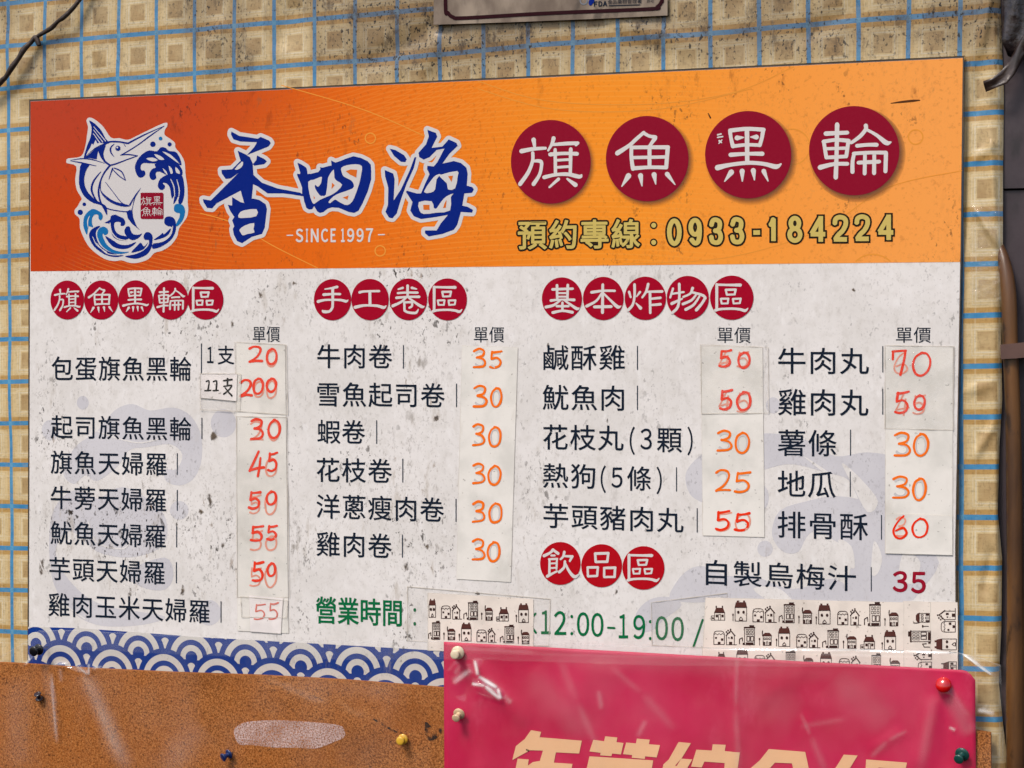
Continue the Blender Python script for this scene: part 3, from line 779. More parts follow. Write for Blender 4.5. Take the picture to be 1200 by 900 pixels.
for q in ([(665, 520), (690, 455), (740, 400), (800, 370), (870, 378), (905, 342), (950, 345), (985, 375), (1050, 385), (1090, 450), (1100, 510), (1060, 495), (1040, 520), (1000, 470), (960, 455), (900, 480), (860, 492), (800, 490), (740, 490), (718, 520), (725, 555), (755, 560), (762, 595), (735, 622), (700, 620), (675, 580)],
          [(800, 590), (825, 545), (860, 530), (850, 500), (900, 475), (960, 450), (1010, 470), (1050, 490), (1080, 505), (1110, 560), (1105, 605), (1060, 595), (1000, 602), (960, 600), (900, 570), (865, 575), (860, 600), (865, 630), (835, 648), (808, 630)],
          [(880, 690), (900, 640), (950, 605), (1020, 590), (1100, 598), (1125, 680), (1128, 780), (1112, 850), (1090, 875), (1072, 860), (1070, 800), (1052, 840), (1025, 872), (1035, 790), (1010, 822), (992, 720), (960, 680), (925, 675), (945, 700), (940, 730), (910, 742), (885, 720)],
          [(940, 1030), (950, 1000), (985, 988), (1030, 1005), (1050, 1060), (1045, 1130), (1010, 1200), (950, 1250), (880, 1285), (830, 1290), (830, 1250), (900, 1235), (960, 1200), (1000, 1150), (1012, 1090), (975, 1080), (945, 1060)],
          [(840, 1210), (900, 1165), (925, 1143), (940, 1155), (1000, 1100), (985, 1150), (930, 1190)],
          [(745, 1180), (760, 1145), (790, 1135), (825, 1160), (830, 1210), (815, 1290), (770, 1350), (680, 1385), (600, 1375), (575, 1360), (660, 1345), (740, 1310), (790, 1260), (795, 1212), (760, 1210)],
          [(630, 1325), (690, 1260), (720, 1235), (750, 1270), (790, 1230), (760, 1280), (735, 1302), (680, 1320)],
          [(235, 1180), (250, 1120), (300, 1085), (340, 1080), (305, 1120), (300, 1170), (330, 1250), (400, 1310), (500, 1347), (560, 1355), (480, 1370), (380, 1345), (280, 1270)],
          [(380, 1050), (430, 1020), (440, 985), (480, 972), (510, 985), (560, 1010), (575, 1050), (560, 1075), (530, 1075), (530, 1045), (490, 1040), (470, 1060), (480, 1120), (520, 1160), (600, 1180), (600, 1200), (540, 1215), (470, 1190), (440, 1130), (430, 1060)],
          [(565, 1130), (585, 1085), (615, 1085), (625, 1120), (650, 1155), (700, 1160), (732, 1148), (700, 1190), (640, 1212), (590, 1180)],
          [(385, 1175), (440, 1200), (520, 1250), (600, 1255), (678, 1228), (620, 1280), (540, 1295), (450, 1265)]):
    Print(ZB + .0009).poly(q, 3, zl).build('dark_wave', M['blue'], logo)
for x, y, r in ((833, 312, 26), (990, 313, 20), (190, 875, 17), (152, 950, 25)): Print(ZB + .0009).disc(*zl(x, y), r / 8, n=20).build('bubble', M['blue'], logo)
for q in ([(1030, 915), (1040, 880), (1080, 870), (1120, 890), (1135, 950), (1110, 1030), (1060, 1082), (1050, 1060), (1080, 1000), (1085, 960), (1060, 955), (1035, 940)],
          [(310, 1150), (330, 1100), (375, 1085), (410, 1110), (412, 1145), (385, 1165), (365, 1150), (365, 1180), (400, 1250), (460, 1300), (540, 1320), (612, 1320), (540, 1340), (450, 1330), (360, 1270), (320, 1200)],
          [(180, 1060), (190, 990), (230, 940), (270, 918), (310, 930), (355, 960), (362, 1000), (345, 1025), (325, 1010), (320, 975), (290, 970), (265, 1000), (262, 1050), (272, 1092), (235, 1080), (225, 1100), (215, 1160), (190, 1110)]):
    Print(ZB + .0010).poly(q, 3, zl).build('light_wave', M['sky'], logo)
Print(ZB + .0010).disc(*zl(905, 258), 18 / 8, n=18).build('bubble', M['sky'], logo)
for q in ([(845, 405), (900, 420), (940, 455), (890, 455)], [(920, 380), (1000, 410), (1085, 497), (1000, 440)], [(770, 447), (830, 437), (880, 460), (830, 474)], [(980, 515), (1010, 540), (1020, 580), (1000, 587)], [(1045, 525), (1080, 560), (1085, 590), (1050, 575)], [(925, 538), (958, 565), (970, 602), (945, 575)]): Print(ZB + .0012).poly(q, 2, zl).build('wave_streak', M['offwhite'], logo)
for q in ([(1000, 640, 3), (1030, 710, 5), (1038, 800, 3)], [(1058, 645, 3), (1080, 740, 5), (1072, 830, 2)], [(432, 1050, 4), (445, 1130, 5), (500, 1195, 5), (590, 1215, 3)], [(268, 1180, 3), (310, 1260, 4), (400, 1325, 4)], [(240, 985, 2), (222, 1030, 5), (225, 1090, 2)], [(305, 1240, 3), (400, 1335, 4), (520, 1352, 3)], [(1020, 1080, 3), (1000, 1160, 4), (930, 1220, 4), (830, 1240, 2)]): Print(ZB + .0012).stroke(q, 5, zl, 1 / 8).build('wave_streak', M['offwhite'], logo)

# clerical-script characters, brush strokes (x, y, half width) inside the circle box given
CH = {}
CH['旗'] = ((30, 45, 797, 848), [[(248, 235, 22), (258, 300, 14)], [(132, 345, 22), (240, 324, 18), (362, 316, 14)], [(240, 360, 16), (238, 440, 16), (195, 550, 18), (118, 660, 20)], [(240, 440, 12), (310, 440, 18), (325, 475, 16), (305, 570, 16), (248, 660, 20)],
    [(440, 220, 20), (425, 275, 16), (388, 338, 10)], [(430, 282, 14), (560, 272, 18), (672, 268, 17)], [(655, 285, 14), (675, 265, 12)], [(408, 376, 20), (540, 366, 16), (665, 370, 19)], [(455, 330, 16), (458, 565, 16)], [(605, 325, 18), (600, 565, 16)], [(470, 432, 13), (590, 425, 13)], [(470, 500, 13), (590, 492, 13)],
    [(350, 595, 19), (460, 570, 16), (580, 566, 18), (688, 590, 19), (708, 572, 8)], [(487, 612, 16), (400, 690, 10)], [(572, 610, 10), (650, 668, 22)]])
CH['魚'] = ((25, 47, 818, 867), [[(388, 206, 16), (310, 275, 18), (250, 330, 18), (135, 405, 23)], [(385, 210, 16), (440, 240, 16), (500, 250, 18)], [(497, 262, 20), (440, 340, 14)], [(270, 345, 18), (270, 450, 18), (285, 555, 20)], [(270, 350, 18), (440, 348, 18), (620, 348, 20)], [(618, 348, 20), (603, 540, 19)], [(285, 550, 20), (440, 540, 17), (605, 542, 18)], [(285, 447, 16), (600, 441, 16)], [(443, 340, 19), (443, 530, 19)],
    [(242, 622, 27), (178, 722, 6)], [(357, 620, 25), (371, 718, 6)], [(487, 610, 25), (503, 702, 5)], [(612, 605, 23), (688, 706, 5)]])
CH['黑'] = ((10, 42, 838, 880), [[(250, 230, 20), (410, 213, 19), (572, 222, 20)], [(250, 230, 19), (258, 300, 17), (278, 380, 21)], [(568, 222, 20), (555, 300, 18), (535, 370, 19)], [(278, 380, 18), (410, 366, 16), (535, 370, 17)], [(412, 220, 22), (415, 535, 21)], [(318, 300, 25), (382, 295, 5)], [(502, 292, 25), (446, 292, 5)], [(255, 462, 21), (410, 452, 17), (560, 452, 21)],
    [(130, 585, 27), (250, 558, 19), (430, 538, 19), (580, 550, 19), (690, 576, 23), (738, 550, 8)], [(262, 628, 27), (198, 716, 6)], [(366, 618, 25), (368, 714, 6)], [(473, 612, 25), (484, 702, 6)], [(573, 618, 23), (614, 712, 6)]])
CH['輪'] = ((22, 32, 818, 818), [[(170, 275, 20), (360, 266, 17)], [(270, 195, 20), (265, 450, 18), (258, 660, 20)], [(150, 345, 17), (260, 330, 16), (372, 338, 18)], [(152, 345, 16), (175, 485, 17)], [(370, 338, 17), (350, 475, 17)], [(175, 485, 16), (350, 475, 16)], [(165, 408, 14), (355, 402, 14)], [(120, 572, 22), (240, 543, 17), (360, 540, 17)], [(522, 205, 19), (520, 240, 17), (470, 300, 17), (395, 355, 14)], [(528, 238, 13), (620, 290, 15), (700, 355, 22), (742, 350, 8)],
    [(445, 382, 17), (540, 373, 16), (618, 373, 18)], [(420, 450, 16), (406, 520, 17), (405, 612, 18)], [(415, 450, 16), (550, 442, 16), (700, 442, 17)], [(700, 445, 18), (695, 606, 18)], [(515, 450, 16), (512, 626, 17)], [(597, 450, 16), (595, 622, 18)], [(458, 530, 17), (640, 521, 17)]])
CH['區'] = ((620, 38, 1165, 628), [[(700, 160, 16), (860, 164, 16), (1000, 165, 22)], [(705, 158, 20), (705, 490, 18)], [(690, 500, 20), (760, 485, 16), (900, 480, 16), (1000, 490, 18), (1060, 507, 19), (1096, 474, 6)],
    [(818, 228, 15), (942, 226, 16)], [(942, 226, 15), (928, 290, 14)], [(928, 290, 13), (832, 294, 13)], [(832, 294, 14), (818, 228, 14)], [(755, 348, 13), (850, 346, 14)], [(850, 346, 13), (842, 410, 13)], [(842, 410, 12), (767, 412, 12)], [(767, 412, 13), (755, 348, 13)], [(907, 350, 13), (1005, 346, 14)], [(1005, 346, 13), (994, 406, 13)], [(994, 406, 12), (917, 412, 12)], [(917, 412, 13), (907, 350, 13)]])
CH['手'] = ((58, 50, 580, 628), [[(212, 190, 8), (300, 178, 14), (384, 160, 20)], [(322, 180, 20), (322, 400, 18), (312, 462, 18), (270, 505, 18), (198, 507, 22), (180, 490, 10)], [(196, 268, 20), (320, 260, 16), (425, 260, 17)], [(118, 365, 22), (200, 345, 16), (320, 340, 15), (440, 345, 17), (508, 362, 19), (536, 345, 8)]])
CH['工'] = ((585, 45, 1110, 628), [[(702, 235, 20), (770, 222, 16), (975, 217, 17)], [(845, 225, 20), (848, 415, 21)], [(640, 446, 24), (750, 422, 18), (850, 420, 16), (960, 427, 19), (1040, 450, 21), (1074, 425, 8)]])
CH['卷'] = ((80, 40, 605, 625), [[(202, 192, 11), (265, 172, 17)], [(392, 172, 19), (457, 188, 10)], [(195, 246, 15), (330, 238, 15), (470, 240, 17)], [(176, 312, 19), (330, 299, 15), (494, 298, 19)], [(333, 142, 19), (333, 292, 17)], [(310, 310, 16), (240, 372, 17), (125, 426, 21)], [(345, 308, 14), (440, 380, 17), (532, 438, 21), (564, 432, 8)], [(285, 376, 15), (400, 371, 17)], [(400, 371, 15), (390, 430, 16), (357, 452, 14)], [(285, 376, 15), (290, 488, 17)], [(290, 490, 17), (335, 516, 17), (430, 526, 18), (462, 510, 16), (482, 474, 8)]])
CH['基'] = ((35, 60, 600, 660), [[(186, 230, 19), (470, 219, 17)], [(248, 172, 19), (252, 375, 17)], [(400, 168, 19), (395, 375, 17)], [(265, 282, 13), (390, 282, 13)], [(265, 332, 13), (390, 332, 13)], [(162, 386, 19), (320, 372, 13), (490, 378, 20)], [(290, 386, 15), (200, 452, 18), (92, 478, 22)], [(345, 376, 14), (450, 452, 18), (530, 502, 22), (558, 490, 8)], [(325, 415, 17), (325, 530, 18)], [(245, 466, 17), (410, 466, 17)], [(190, 556, 21), (325, 530, 17), (465, 551, 21)]])
CH['本'] = ((615, 52, 1185, 660), [[(736, 270, 21), (890, 249, 17), (1060, 249, 17)], [(892, 162, 19), (888, 556, 21)], [(872, 290, 14), (800, 392, 17), (664, 466, 21)], [(908, 290, 14), (1010, 392, 17), (1100, 475, 24), (1147, 465, 8)], [(776, 476, 21), (1010, 471, 21)]])
CH['炸'] = ((15, 30, 378, 412), [[(102, 100, 12), (102, 200, 11), (85, 280, 11), (42, 328, 13)], [(54, 165, 11), (68, 212, 9)], [(150, 166, 11), (120, 206, 6)], [(115, 265, 6), (155, 308, 15)], [(222, 96, 12), (205, 160, 11), (170, 214, 9)], [(210, 164, 10), (345, 161, 12)], [(238, 166, 12), (240, 350, 11)], [(245, 226, 10), (330, 217, 11)], [(245, 282, 10), (330, 274, 12)]])
CH['物'] = ((385, 25, 755, 410), [[(440, 136, 10), (416, 215, 9)], [(435, 182, 9), (535, 167, 9)], [(495, 96, 12), (495, 230, 11), (478, 305, 12), (432, 350, 12)], [(430, 268, 14), (520, 226, 8)], [(612, 132, 13), (592, 180, 10), (530, 210, 9)], [(600, 167, 10), (700, 195, 12), (724, 220, 12)], [(722, 220, 12), (690, 272, 12), (645, 324, 14)], [(640, 195, 9), (600, 240, 11), (527, 272, 12)], [(672, 206, 9), (620, 280, 11), (552, 320, 13)]])
CH['飲'] = ((22, 38, 377, 415), [[(135, 107, 13), (112, 132, 11), (57, 160, 14)], [(140, 110, 11), (180, 140, 13)], [(120, 157, 9), (150, 157, 9)], [(105, 190, 10), (103, 325, 11)], [(100, 190, 9), (172, 187, 10)], [(170, 187, 9), (166, 275, 9)], [(108, 228, 8), (165, 225, 8)], [(108, 268, 8), (165, 265, 8)], [(86, 340, 14), (130, 316, 10), (170, 296, 9)], [(235, 126, 12), (225, 165, 10), (202, 190, 9)], [(230, 162, 9), (305, 166, 12)], [(303, 168, 12), (283, 206, 9)], [(240, 210, 11), (232, 262, 11), (190, 303, 13)], [(243, 228, 10), (280, 300, 12), (325, 345, 15), (363, 322, 6)]])
CH['品'] = ((385, 58, 742, 435), [[(507, 141, 12), (622, 137, 12)], [(622, 137, 11), (613, 212, 11)], [(613, 212, 11), (512, 213, 11)], [(512, 213, 11), (507, 141, 11)], [(441, 262, 11), (531, 261, 11)], [(531, 261, 10), (524, 336, 10)], [(524, 336, 10), (444, 340, 10)], [(444, 340, 10), (441, 262, 10)], [(586, 267, 11), (682, 264, 12)], [(682, 264, 11), (677, 345, 11)], [(677, 345, 10), (586, 346, 10)], [(586, 346, 10), (586, 267, 10)]])
def brush(p, ch, cx, cy, rx, ry, k=1.0):
    (x0, y0, x1, y1), st = CH[ch]
    tf = lambda x, y: (cx + (x - (x0 + x1) / 2) / (x1 - x0) * 2 * rx, cy + (y - (y0 + y1) / 2) / (y1 - y0) * 2 * ry)
    for q in st: p.stroke(q, 4, tf, 2 * ry / (y1 - y0) * k, cap=8)
def badge(ch, cx, cy, rx, ry, mat, k=1.0, dz=0.0):
    p = Print(ZB + .0010 + dz); p.disc(cx, cy, rx, ry, 64)
    b = p.build('round_badge', mat, mb)
    p = Print(ZB + .0013 + dz); brush(p, ch, cx, cy, rx, ry, k)
    if ch == '黑' and rx > 40:
        for q in ([(841, 158, .9), (845, 157, .9)], [(841, 161, .9), (847, 160, .8)], [(843, 165, 1.2), (845.5, 167, .8)], [(846, 164, .7), (842.5, 168, .7)]): p.stroke(q, 0)
    p.build('badge_character', M['white'], b)
for i, (ch, cx, cy, rx, ry) in enumerate([('旗', 645.5, 189.6, 46.8, 49.1), ('魚', 758.5, 185.9, 48.5, 50.1), ('黑', 876.8, 181.3, 50.6, 51.3), ('輪', 1001, 176.6, 53, 52.4)]):
    # the printed drop shadow is part of the artwork
    m = Mat('printed badge shadow', .4, .45)
    c0 = P(cx + 3.6, cy + 4.4, ZB); dx, dz = m.x - c0.x, m.z - c0.z
    r = (dx * dx + dz * dz).sqrt() * (1 / ((ry + 1.5) * K * 1.01))
    m.color(srgb(96, 58, 34)); m.alpha((1.0 - r.step(.86, 1.07)) * .68)
    p = Print(ZB + .0008); p.disc(cx + 3.6, cy + 4.4, rx * 1.07, ry * 1.07, 48); p.build('badge_shadow_print', m.mat, mb)
    badge(ch, cx, cy, rx, ry, M['maroon'])
SEC = [('旗魚黑輪區', [78.7, 118.5, 158.8, 200, 240.8], [351.5, 351.5, 351.4, 351.3, 351.1], [19.6, 20, 20.2, 20.6, 20.9], [22.8, 22.9, 23, 23.2, 23.4], 'red'),
       ('手工卷區', [389.6, 433.6, 478.5, 524.4], [351.2, 351, 350.7, 350.8], [21.8, 21.9, 22, 22.7], [24.1, 24.2, 24.4, 24.6], 'red'),
       ('基本炸物區', [658.5, 707, 756.2, 806, 857.5], [350, 349.7, 349.5, 349, 348.8], [23.5, 23.8, 24.2, 24.7, 25.5], [25, 25.3, 25.4, 25.7, 25.9], 'red'),
       ('飲品區', [656.6, 705, 754], [660.2, 662.9, 665.5], [23.7, 23.9, 24.6], [25.1, 25.2, 25.5], 'drink')]
for s, xs, ys, rxs, rys, mt in SEC:
    for i, ch in enumerate(s): badge(ch, xs[i], ys[i], rxs[i], rys[i], M[mt], 1.0, .00002 * i)
# seal on the logo
p = Print(ZB + .0013); p.poly([zl(718, 770), zl(728, 766), zl(922, 766), zl(932, 775), zl(932, 1003), zl(924, 1012), zl(728, 1012), zl(718, 1004)])
p.build('seal', M['maroon'], logo)
p = Print(ZB + .0015)
for ch, x, y in (('旗', 772, 845), ('黑', 874, 843), ('魚', 772, 945), ('輪', 874, 942)): brush(p, ch, *zl(x, y), 8.3, 8.5, .85)
p.build('seal_characters', M['white'], logo)

# phone line
PH = [(c, x0, x1, 254.2 - (x0 - 780) * .0215, 290 - (x0 - 780) * .0262) for c, x0, x1 in (('0', 780, 800.5), ('9', 805, 824.5), ('3', 829, 849), ('3', 853.7, 874), ('1', 898, 912.5), ('8', 921, 942), ('4', 946.5, 970), ('2', 973.7, 996), ('2', 999.4, 1021.6), ('4', 1026, 1049.6))]
def ell(cx, cy, rx, ry, n=20, a0=0.0): return [(cx + rx * math.cos(a0 + k * 2 * math.pi / n), cy + ry * math.sin(a0 + k * 2 * math.pi / n)) for k in range(n + 1)]
BOLD = {'0': [(ell(.5, .5, .5, .5), 0, 1)], '1': [([(.70, 0), (.70, 1)], 0, 0), ([(.66, .02), (.45, .17), (.12, .29)], 4, 0)],
        '2': [([(.02, .31), (.10, .08), (.48, 0), (.90, .09), (.95, .33), (.70, .60), (.32, .80), (.06, 1.0)], 4, 0), ([(-.06, 1), (1.06, 1)], 0, 0)],
        '3': [([(.02, .26), (.18, .04), (.50, 0), (.86, .09), (.88, .31), (.70, .45), (.36, .48)], 4, 0), ([(.40, .48), (.82, .53), (.99, .75), (.82, .96), (.48, 1), (.14, .94), (0, .72)], 4, 0)],
        '4': [([(.74, -.07), (.74, 1.08)], 0, 0), ([(.74, .0), (.02, .72)], 0, 0), ([(-.06, .74), (1.10, .74)], 0, 0)],
        '8': [(ell(.5, .235, .39, .235), 0, 1), (ell(.5, .735, .5, .265), 0, 1)],
        '9': [(ell(.48, .31, .47, .31), 0, 1), ([(.95, .30), (.96, .60), (.82, .92), (.45, 1), (.06, .82)], 4, 0)]}
def bold(p, d, x0, x1, y0, y1, hw, ext):
    """heavy sans digit with square stroke ends; the box is that of the stroke centres"""
    tf = lambda u, v: (x0 + (x1 - x0) * u, y0 + (y1 - y0) * v)
    for q, sm, closed in BOLD[d]:
        q = [tf(*a) for a in q]
        if sm: q = catmull(q, sm)
        if ext and not closed:
            for i, j in ((0, 1), (-1, -2)):
                dx, dy = q[i][0] - q[j][0], q[i][1] - q[j][1]; l = math.hypot(dx, dy)
                q[i] = (q[i][0] + dx / l * ext, q[i][1] + dy / l * ext)
        p.stroke([(*a, hw) for a in q], 0, cap=12, butt=not closed)
p = Print(ZB + .0006); g = Print(ZB + .0010)
for q, gk, hw, ext in ((p, 2.75, 4.9, 2.0), (g, .65, 2.7, 0)):
    q.text('預約專線', 607.5, 749.5, 275.4, 273.6, 33, True, 1.10, gk)
    r = 2.9 + (1.6 if q is p else 0)
    q.disc(766, 264, r, n=18); q.disc(766, 284, r, n=18)
    for ch, x0, x1, y0, y1 in PH: bold(q, ch, x0 + 4.3, x1 - 4.3, y0 + 4.4, y1 - 4.4, hw, ext)
    q.stroke([(882.8 - ext, 272.6, hw), (890.6 + ext, 272.4, hw)], 0, butt=True)
p.build('phone_outline', M['outline'], mb); g.build('phone_lettering', M['gold'], mb)

# greasy stains of their own shape
STAINS = [(50, 664, 7, 17), (246, 588, 7, 14), (236, 600, 10, 6), (214, 692, 6, 10), (152, 694, 8, 12), (250, 512, 8, 9), (107, 706, 6, 9), (262, 640, 5, 8), (476, 664, 5, 9), (500, 640, 6, 5), (722, 694, 4, 6), (660, 384, 4, 5), (712, 492, 3, 8), (642, 405, 3, 5), (395, 340, 5, 4), (548, 340, 6, 5), (305, 345, 5, 9), (345, 332, 6, 4), (60, 742 - 30, 5, 7), (352, 500, 5, 8), (510, 490, 6, 6), (150, 312 + 25, 7, 4), (190, 640, 6, 8), (560, 690 + 5, 5, 3), (272, 380, 3, 9), (1000, 340, 5, 3)]
for k, (x, y, rx, ry) in enumerate(STAINS):
    m = Mat('grease stain', .6, .1)
    m.color(m.mix(srgb(92, 74, 52), srgb(58, 46, 36), m.noise(300, 3).step(.4, .6)))
    c0 = P(x, y, ZB); dx, dz = (m.x - c0.x) * (1 / (rx * K)), (m.z - c0.z) * (1 / (ry * K))
    r = (dx * dx + dz * dz).sqrt()
    m.alpha((m.noise(190, 6, (1, 1, .6), (k, 0, 0), .7) - r * .22 + .03).step(.40, .56) * (1.0 - r.step(.6, 1.0)) * .75)
    Print(ZB + .00022 + k * .000005).disc(x, y, rx, ry, 20).build('grease_stain', m.mat, mb)
p = Print(ZB + .0006)
for q in ([(1044, 121, .4), (1056, 119.5, 1.1), (1070, 118, 1.3), (1078, 117.5, .5)], [(830, 133, .6), (832.5, 138, .9)]): p.stroke(q, 4)
p.build('scratch', ink('scratch brown', (88, 52, 26)), mb)

# the lists
LINES = [('包蛋旗魚黑輪', 60.5, 224, 431.8, 432.3, 28), ('起司旗魚黑輪', 59.6, 224, 500, 502.8, 27), ('旗魚天婦羅', 59.6, 195.3, 541.5, 544.2, 27), ('牛蒡天婦羅', 59.6, 194.6, 582.7, 586.5, 27), ('魷魚天婦羅', 59.3, 194, 624, 628.8, 27), ('芋頭天婦羅', 57.9, 193, 666, 671.8, 27), ('雞肉玉米天婦羅', 56.8, 245.6, 708, 717, 27.4),
         ('牛肉卷', 372, 459.4, 417.4, 417.8, 27.8), ('雪魚起司卷', 372, 521, 462, 463.4, 28.2), ('蝦卷', 372, 427.5, 505.6, 506.4, 27.6), ('花枝卷', 371.2, 459, 550.4, 552, 28.2), ('洋蔥瘦肉卷', 371, 520, 593, 597.6, 28.4), ('雞肉卷', 371, 458.8, 637, 640, 28.6),
         ('鹹酥雞', 637, 732, 419.2, 418.8, 29), ('魷魚肉', 636, 731, 465.5, 466.6, 29.2), ('芋頭豬肉丸', 637, 800.8, 604, 610, 28.6), ('自製烏梅汁', 827.3, 1003, 670.6, 678.2, 29.6),
         ('牛肉丸', 912, 1018, 422.6, 423.2, 30.6), ('雞肉丸', 912, 1017.4, 471, 472, 30.8), ('薯條', 911.5, 980, 518.8, 519.6, 31), ('地瓜', 911.5, 979, 566.6, 568, 31), ('排骨酥', 911.5, 1017, 614.4, 617.6, 31.2)]
BARS = [(236, 403, 437), (236.6, 490, 514), (207.7, 531.6, 556), (207.7, 574.7, 598), (207, 617, 641), (206.7, 659, 683), (259, 705, 729), (472.8, 405, 431.4), (535, 450, 476.7), (441.4, 493, 519.7), (472, 538, 565), (534.4, 585, 611), (471.6, 627, 653),
        (747, 405.8, 433), (747, 452.5, 480), (792.8, 548, 575.5), (817, 596, 623.5), (1034.5, 406, 436), (1034.5, 456, 485.5), (996.7, 504, 533.5), (996.4, 553, 581.5), (1033, 604, 632), (1021, 665, 692.7)]
for s, x0, x1, yl, yr, hh in LINES:
    Print(ZB + .0005).text(s, x0, x1, yl, yr, hh, True, 1.08 if len(s) > 2 else 1.05, .2).build('dish_lettering', M['text'], mb)
Print(ZB + .0005).text('支', 255, 274.3, 416, 416, 22, grow=.15).chars([('1', 242.8, 250, 406.5, 425.3)], .2).build('dish_lettering', M['text'], mb)
Print(ZB + .0005).text('花枝丸', 636.7, 730.5, 512, 513.6, 29.4, True, 1.08, .2).text('顆', 770, 799, 515, 515.4, 29.4, grow=.2).chars([('(', 738, 743.8, 500, 533), ('3', 750.5, 763.6, 502.3, 526.7), (')', 805.7, 811.5, 500, 533.5)], .2).build('dish_lettering', M['text'], mb)
Print(ZB + .0005).text('熱狗', 636.5, 697.3, 557, 558.5, 28.6, True, 1.08, .2).text('條', 735, 762.7, 560.5, 561, 28.6, grow=.2).chars([('(', 704, 709.8, 545.5, 577.5), ('5', 716.5, 729.2, 548, 571.4), (')', 769.5, 775.3, 547, 579)], .2).build('dish_lettering', M['text'], mb)
for x, a, b in BARS: Print(ZB + .0005).stroke([(x, a, .62), (x, b, .62)], 0).build('divider_bar', M['bar'], mb)
for x0, x1, y in ((296.3, 328, 391.6), (555.3, 590.8, 392), (840.8, 879.7, 392.6), (1050, 1091, 392.4)):
    Print(ZB + .0005).text('單價', x0, x1, y, y, 18.6).build('price_heading', M['text'], mb)
p = Print(ZB + .0005).text('營業時間', 370.5, 470.5, 714.6, 718.6, 31, True, 1.02, .45)
p.disc(486, 714.8, 1.7, 2.2); p.disc(486, 731, 1.7, 2.2)
p.build('opening_words', M['green'], mb)
HRS = [(c, x0, x1, 715.2 + (x0 - 633) * .0495, 743.2 + (x0 - 633) * .0535) for c, x0, x1 in (('1', 634, 645), ('2', 649.3, 663.5), ('0', 676, 690.5), ('0', 692.8, 707.2), ('1', 725, 736), ('9', 742, 756.2), ('0', 768, 782.7), ('0', 786.7, 801.3))]
p = Print(ZB + .0005).chars(HRS, .35, .35)
for x, y in ((670, 722.5), (670, 742.5), (762, 728.5), (762, 748.3)): p.disc(x, y, 1.7, 2.0)
p.stroke([(712.5, 735.6, 1.25), (720, 736, 1.25)], 0); p.stroke([(823.4, 726.5, 1.3), (812.8, 757.5, 1.3)], 0)
p.stroke([(627.5, 719, 1.2), (625, 722, 1.2)], 0); p.stroke([(622, 733, 1.2), (628, 741.5, 1.3)], 0)
p.build('opening_hours', M['green'], mb)
Print(ZB + .0005).chars([('3', 1046, 1063.5, 669, 694), ('5', 1067.5, 1085, 670, 695.5)], .8, .8).build('printed_price', M['crim'], mb)

# ------------------------------------------------------------------ price strips with handwriting
DG = {'0': [[(.55, .02), (.2, .2), (.04, .55), (.2, .92), (.55, 1), (.9, .8), (1, .4), (.82, .08), (.5, .02)]],
      '2': [[(.05, .15), (.35, .0), (.8, .05), (.9, .3), (.6, .7), (.02, 1)], [(.02, 1), (.5, .94), (1, .95)]],
      '3': [[(.05, .12), (.45, 0), (.88, .1), (.8, .36), (.3, .48)], [(.3, .48), (.8, .55), (1, .78), (.75, .97), (.02, 1)]],
      '4': [[(.62, 0), (.3, .42), (0, .78)], [(0, .78), (.5, .7), (1, .66)], [(.75, .25), (.68, .65), (.6, 1)]],
      '5': [[(.2, .05), (.16, .3), (.14, .48)], [(.2, .1), (.6, .08), (1, .02)], [(.14, .48), (.6, .42), (.9, .62), (.78, .9), (.35, 1), (0, .95)]],
      '6': [[(.75, 0), (.35, .25), (.05, .65), (.2, .95), (.6, 1), (.95, .78), (.7, .55), (.2, .66)]],
      '7': [[(.04, .35), (.02, .02)], [(.02, .02), (.5, .02), (.98, .0)], [(.98, 0), (.85, .4), (.6, 1)]]}
def hand(p, d, x0, x1, y0, y1, wd=1.25):
    for st in DG[d]:
        q = [(x0 + (x1 - x0) * (a + random.uniform(-.02, .02)), y0 + (y1 - y0) * (b + random.uniform(-.02, .02)), wd * random.uniform(.82, 1.15)) for a, b in st]
        p.stroke(q, 5, cap=8)
def strip_paper(name, pts, z, mat, parent, lift=.0):
    """paper or tape lying on the board, 0.2 mm thick, corners a little lifted"""
    m = quad(pts, lay(z), 14); n = 15; clear = 'clear' in name; lift *= .5
    for k, v in enumerate(m.v):
        i, j = k % n, k // n
        e = max(abs(i / 14 - .5), abs(j / 14 - .5)) * 2
        v.y -= lift * e ** 6 * (0.4 + .6 * abs(mnoise.noise(Vector((v.x * 60, 0, v.z * 60))))) + .00002 * mnoise.noise(Vector((v.x * 90, 1, v.z * 90)))
    for f in m.f: f.reverse()
    o = m.build(name, mat, parent)
    Print(0).edge(pts, lay(z) + .00003, .3 if clear else .26).build('dirty_edge', M['tapeedge'], parent)
    if clear: return o
    md = o.modifiers.new('thickness', 'SOLIDIFY'); md.thickness = .00007; md.offset = -1
    return o
GP = 'handwritten price strips taped on the menu board'
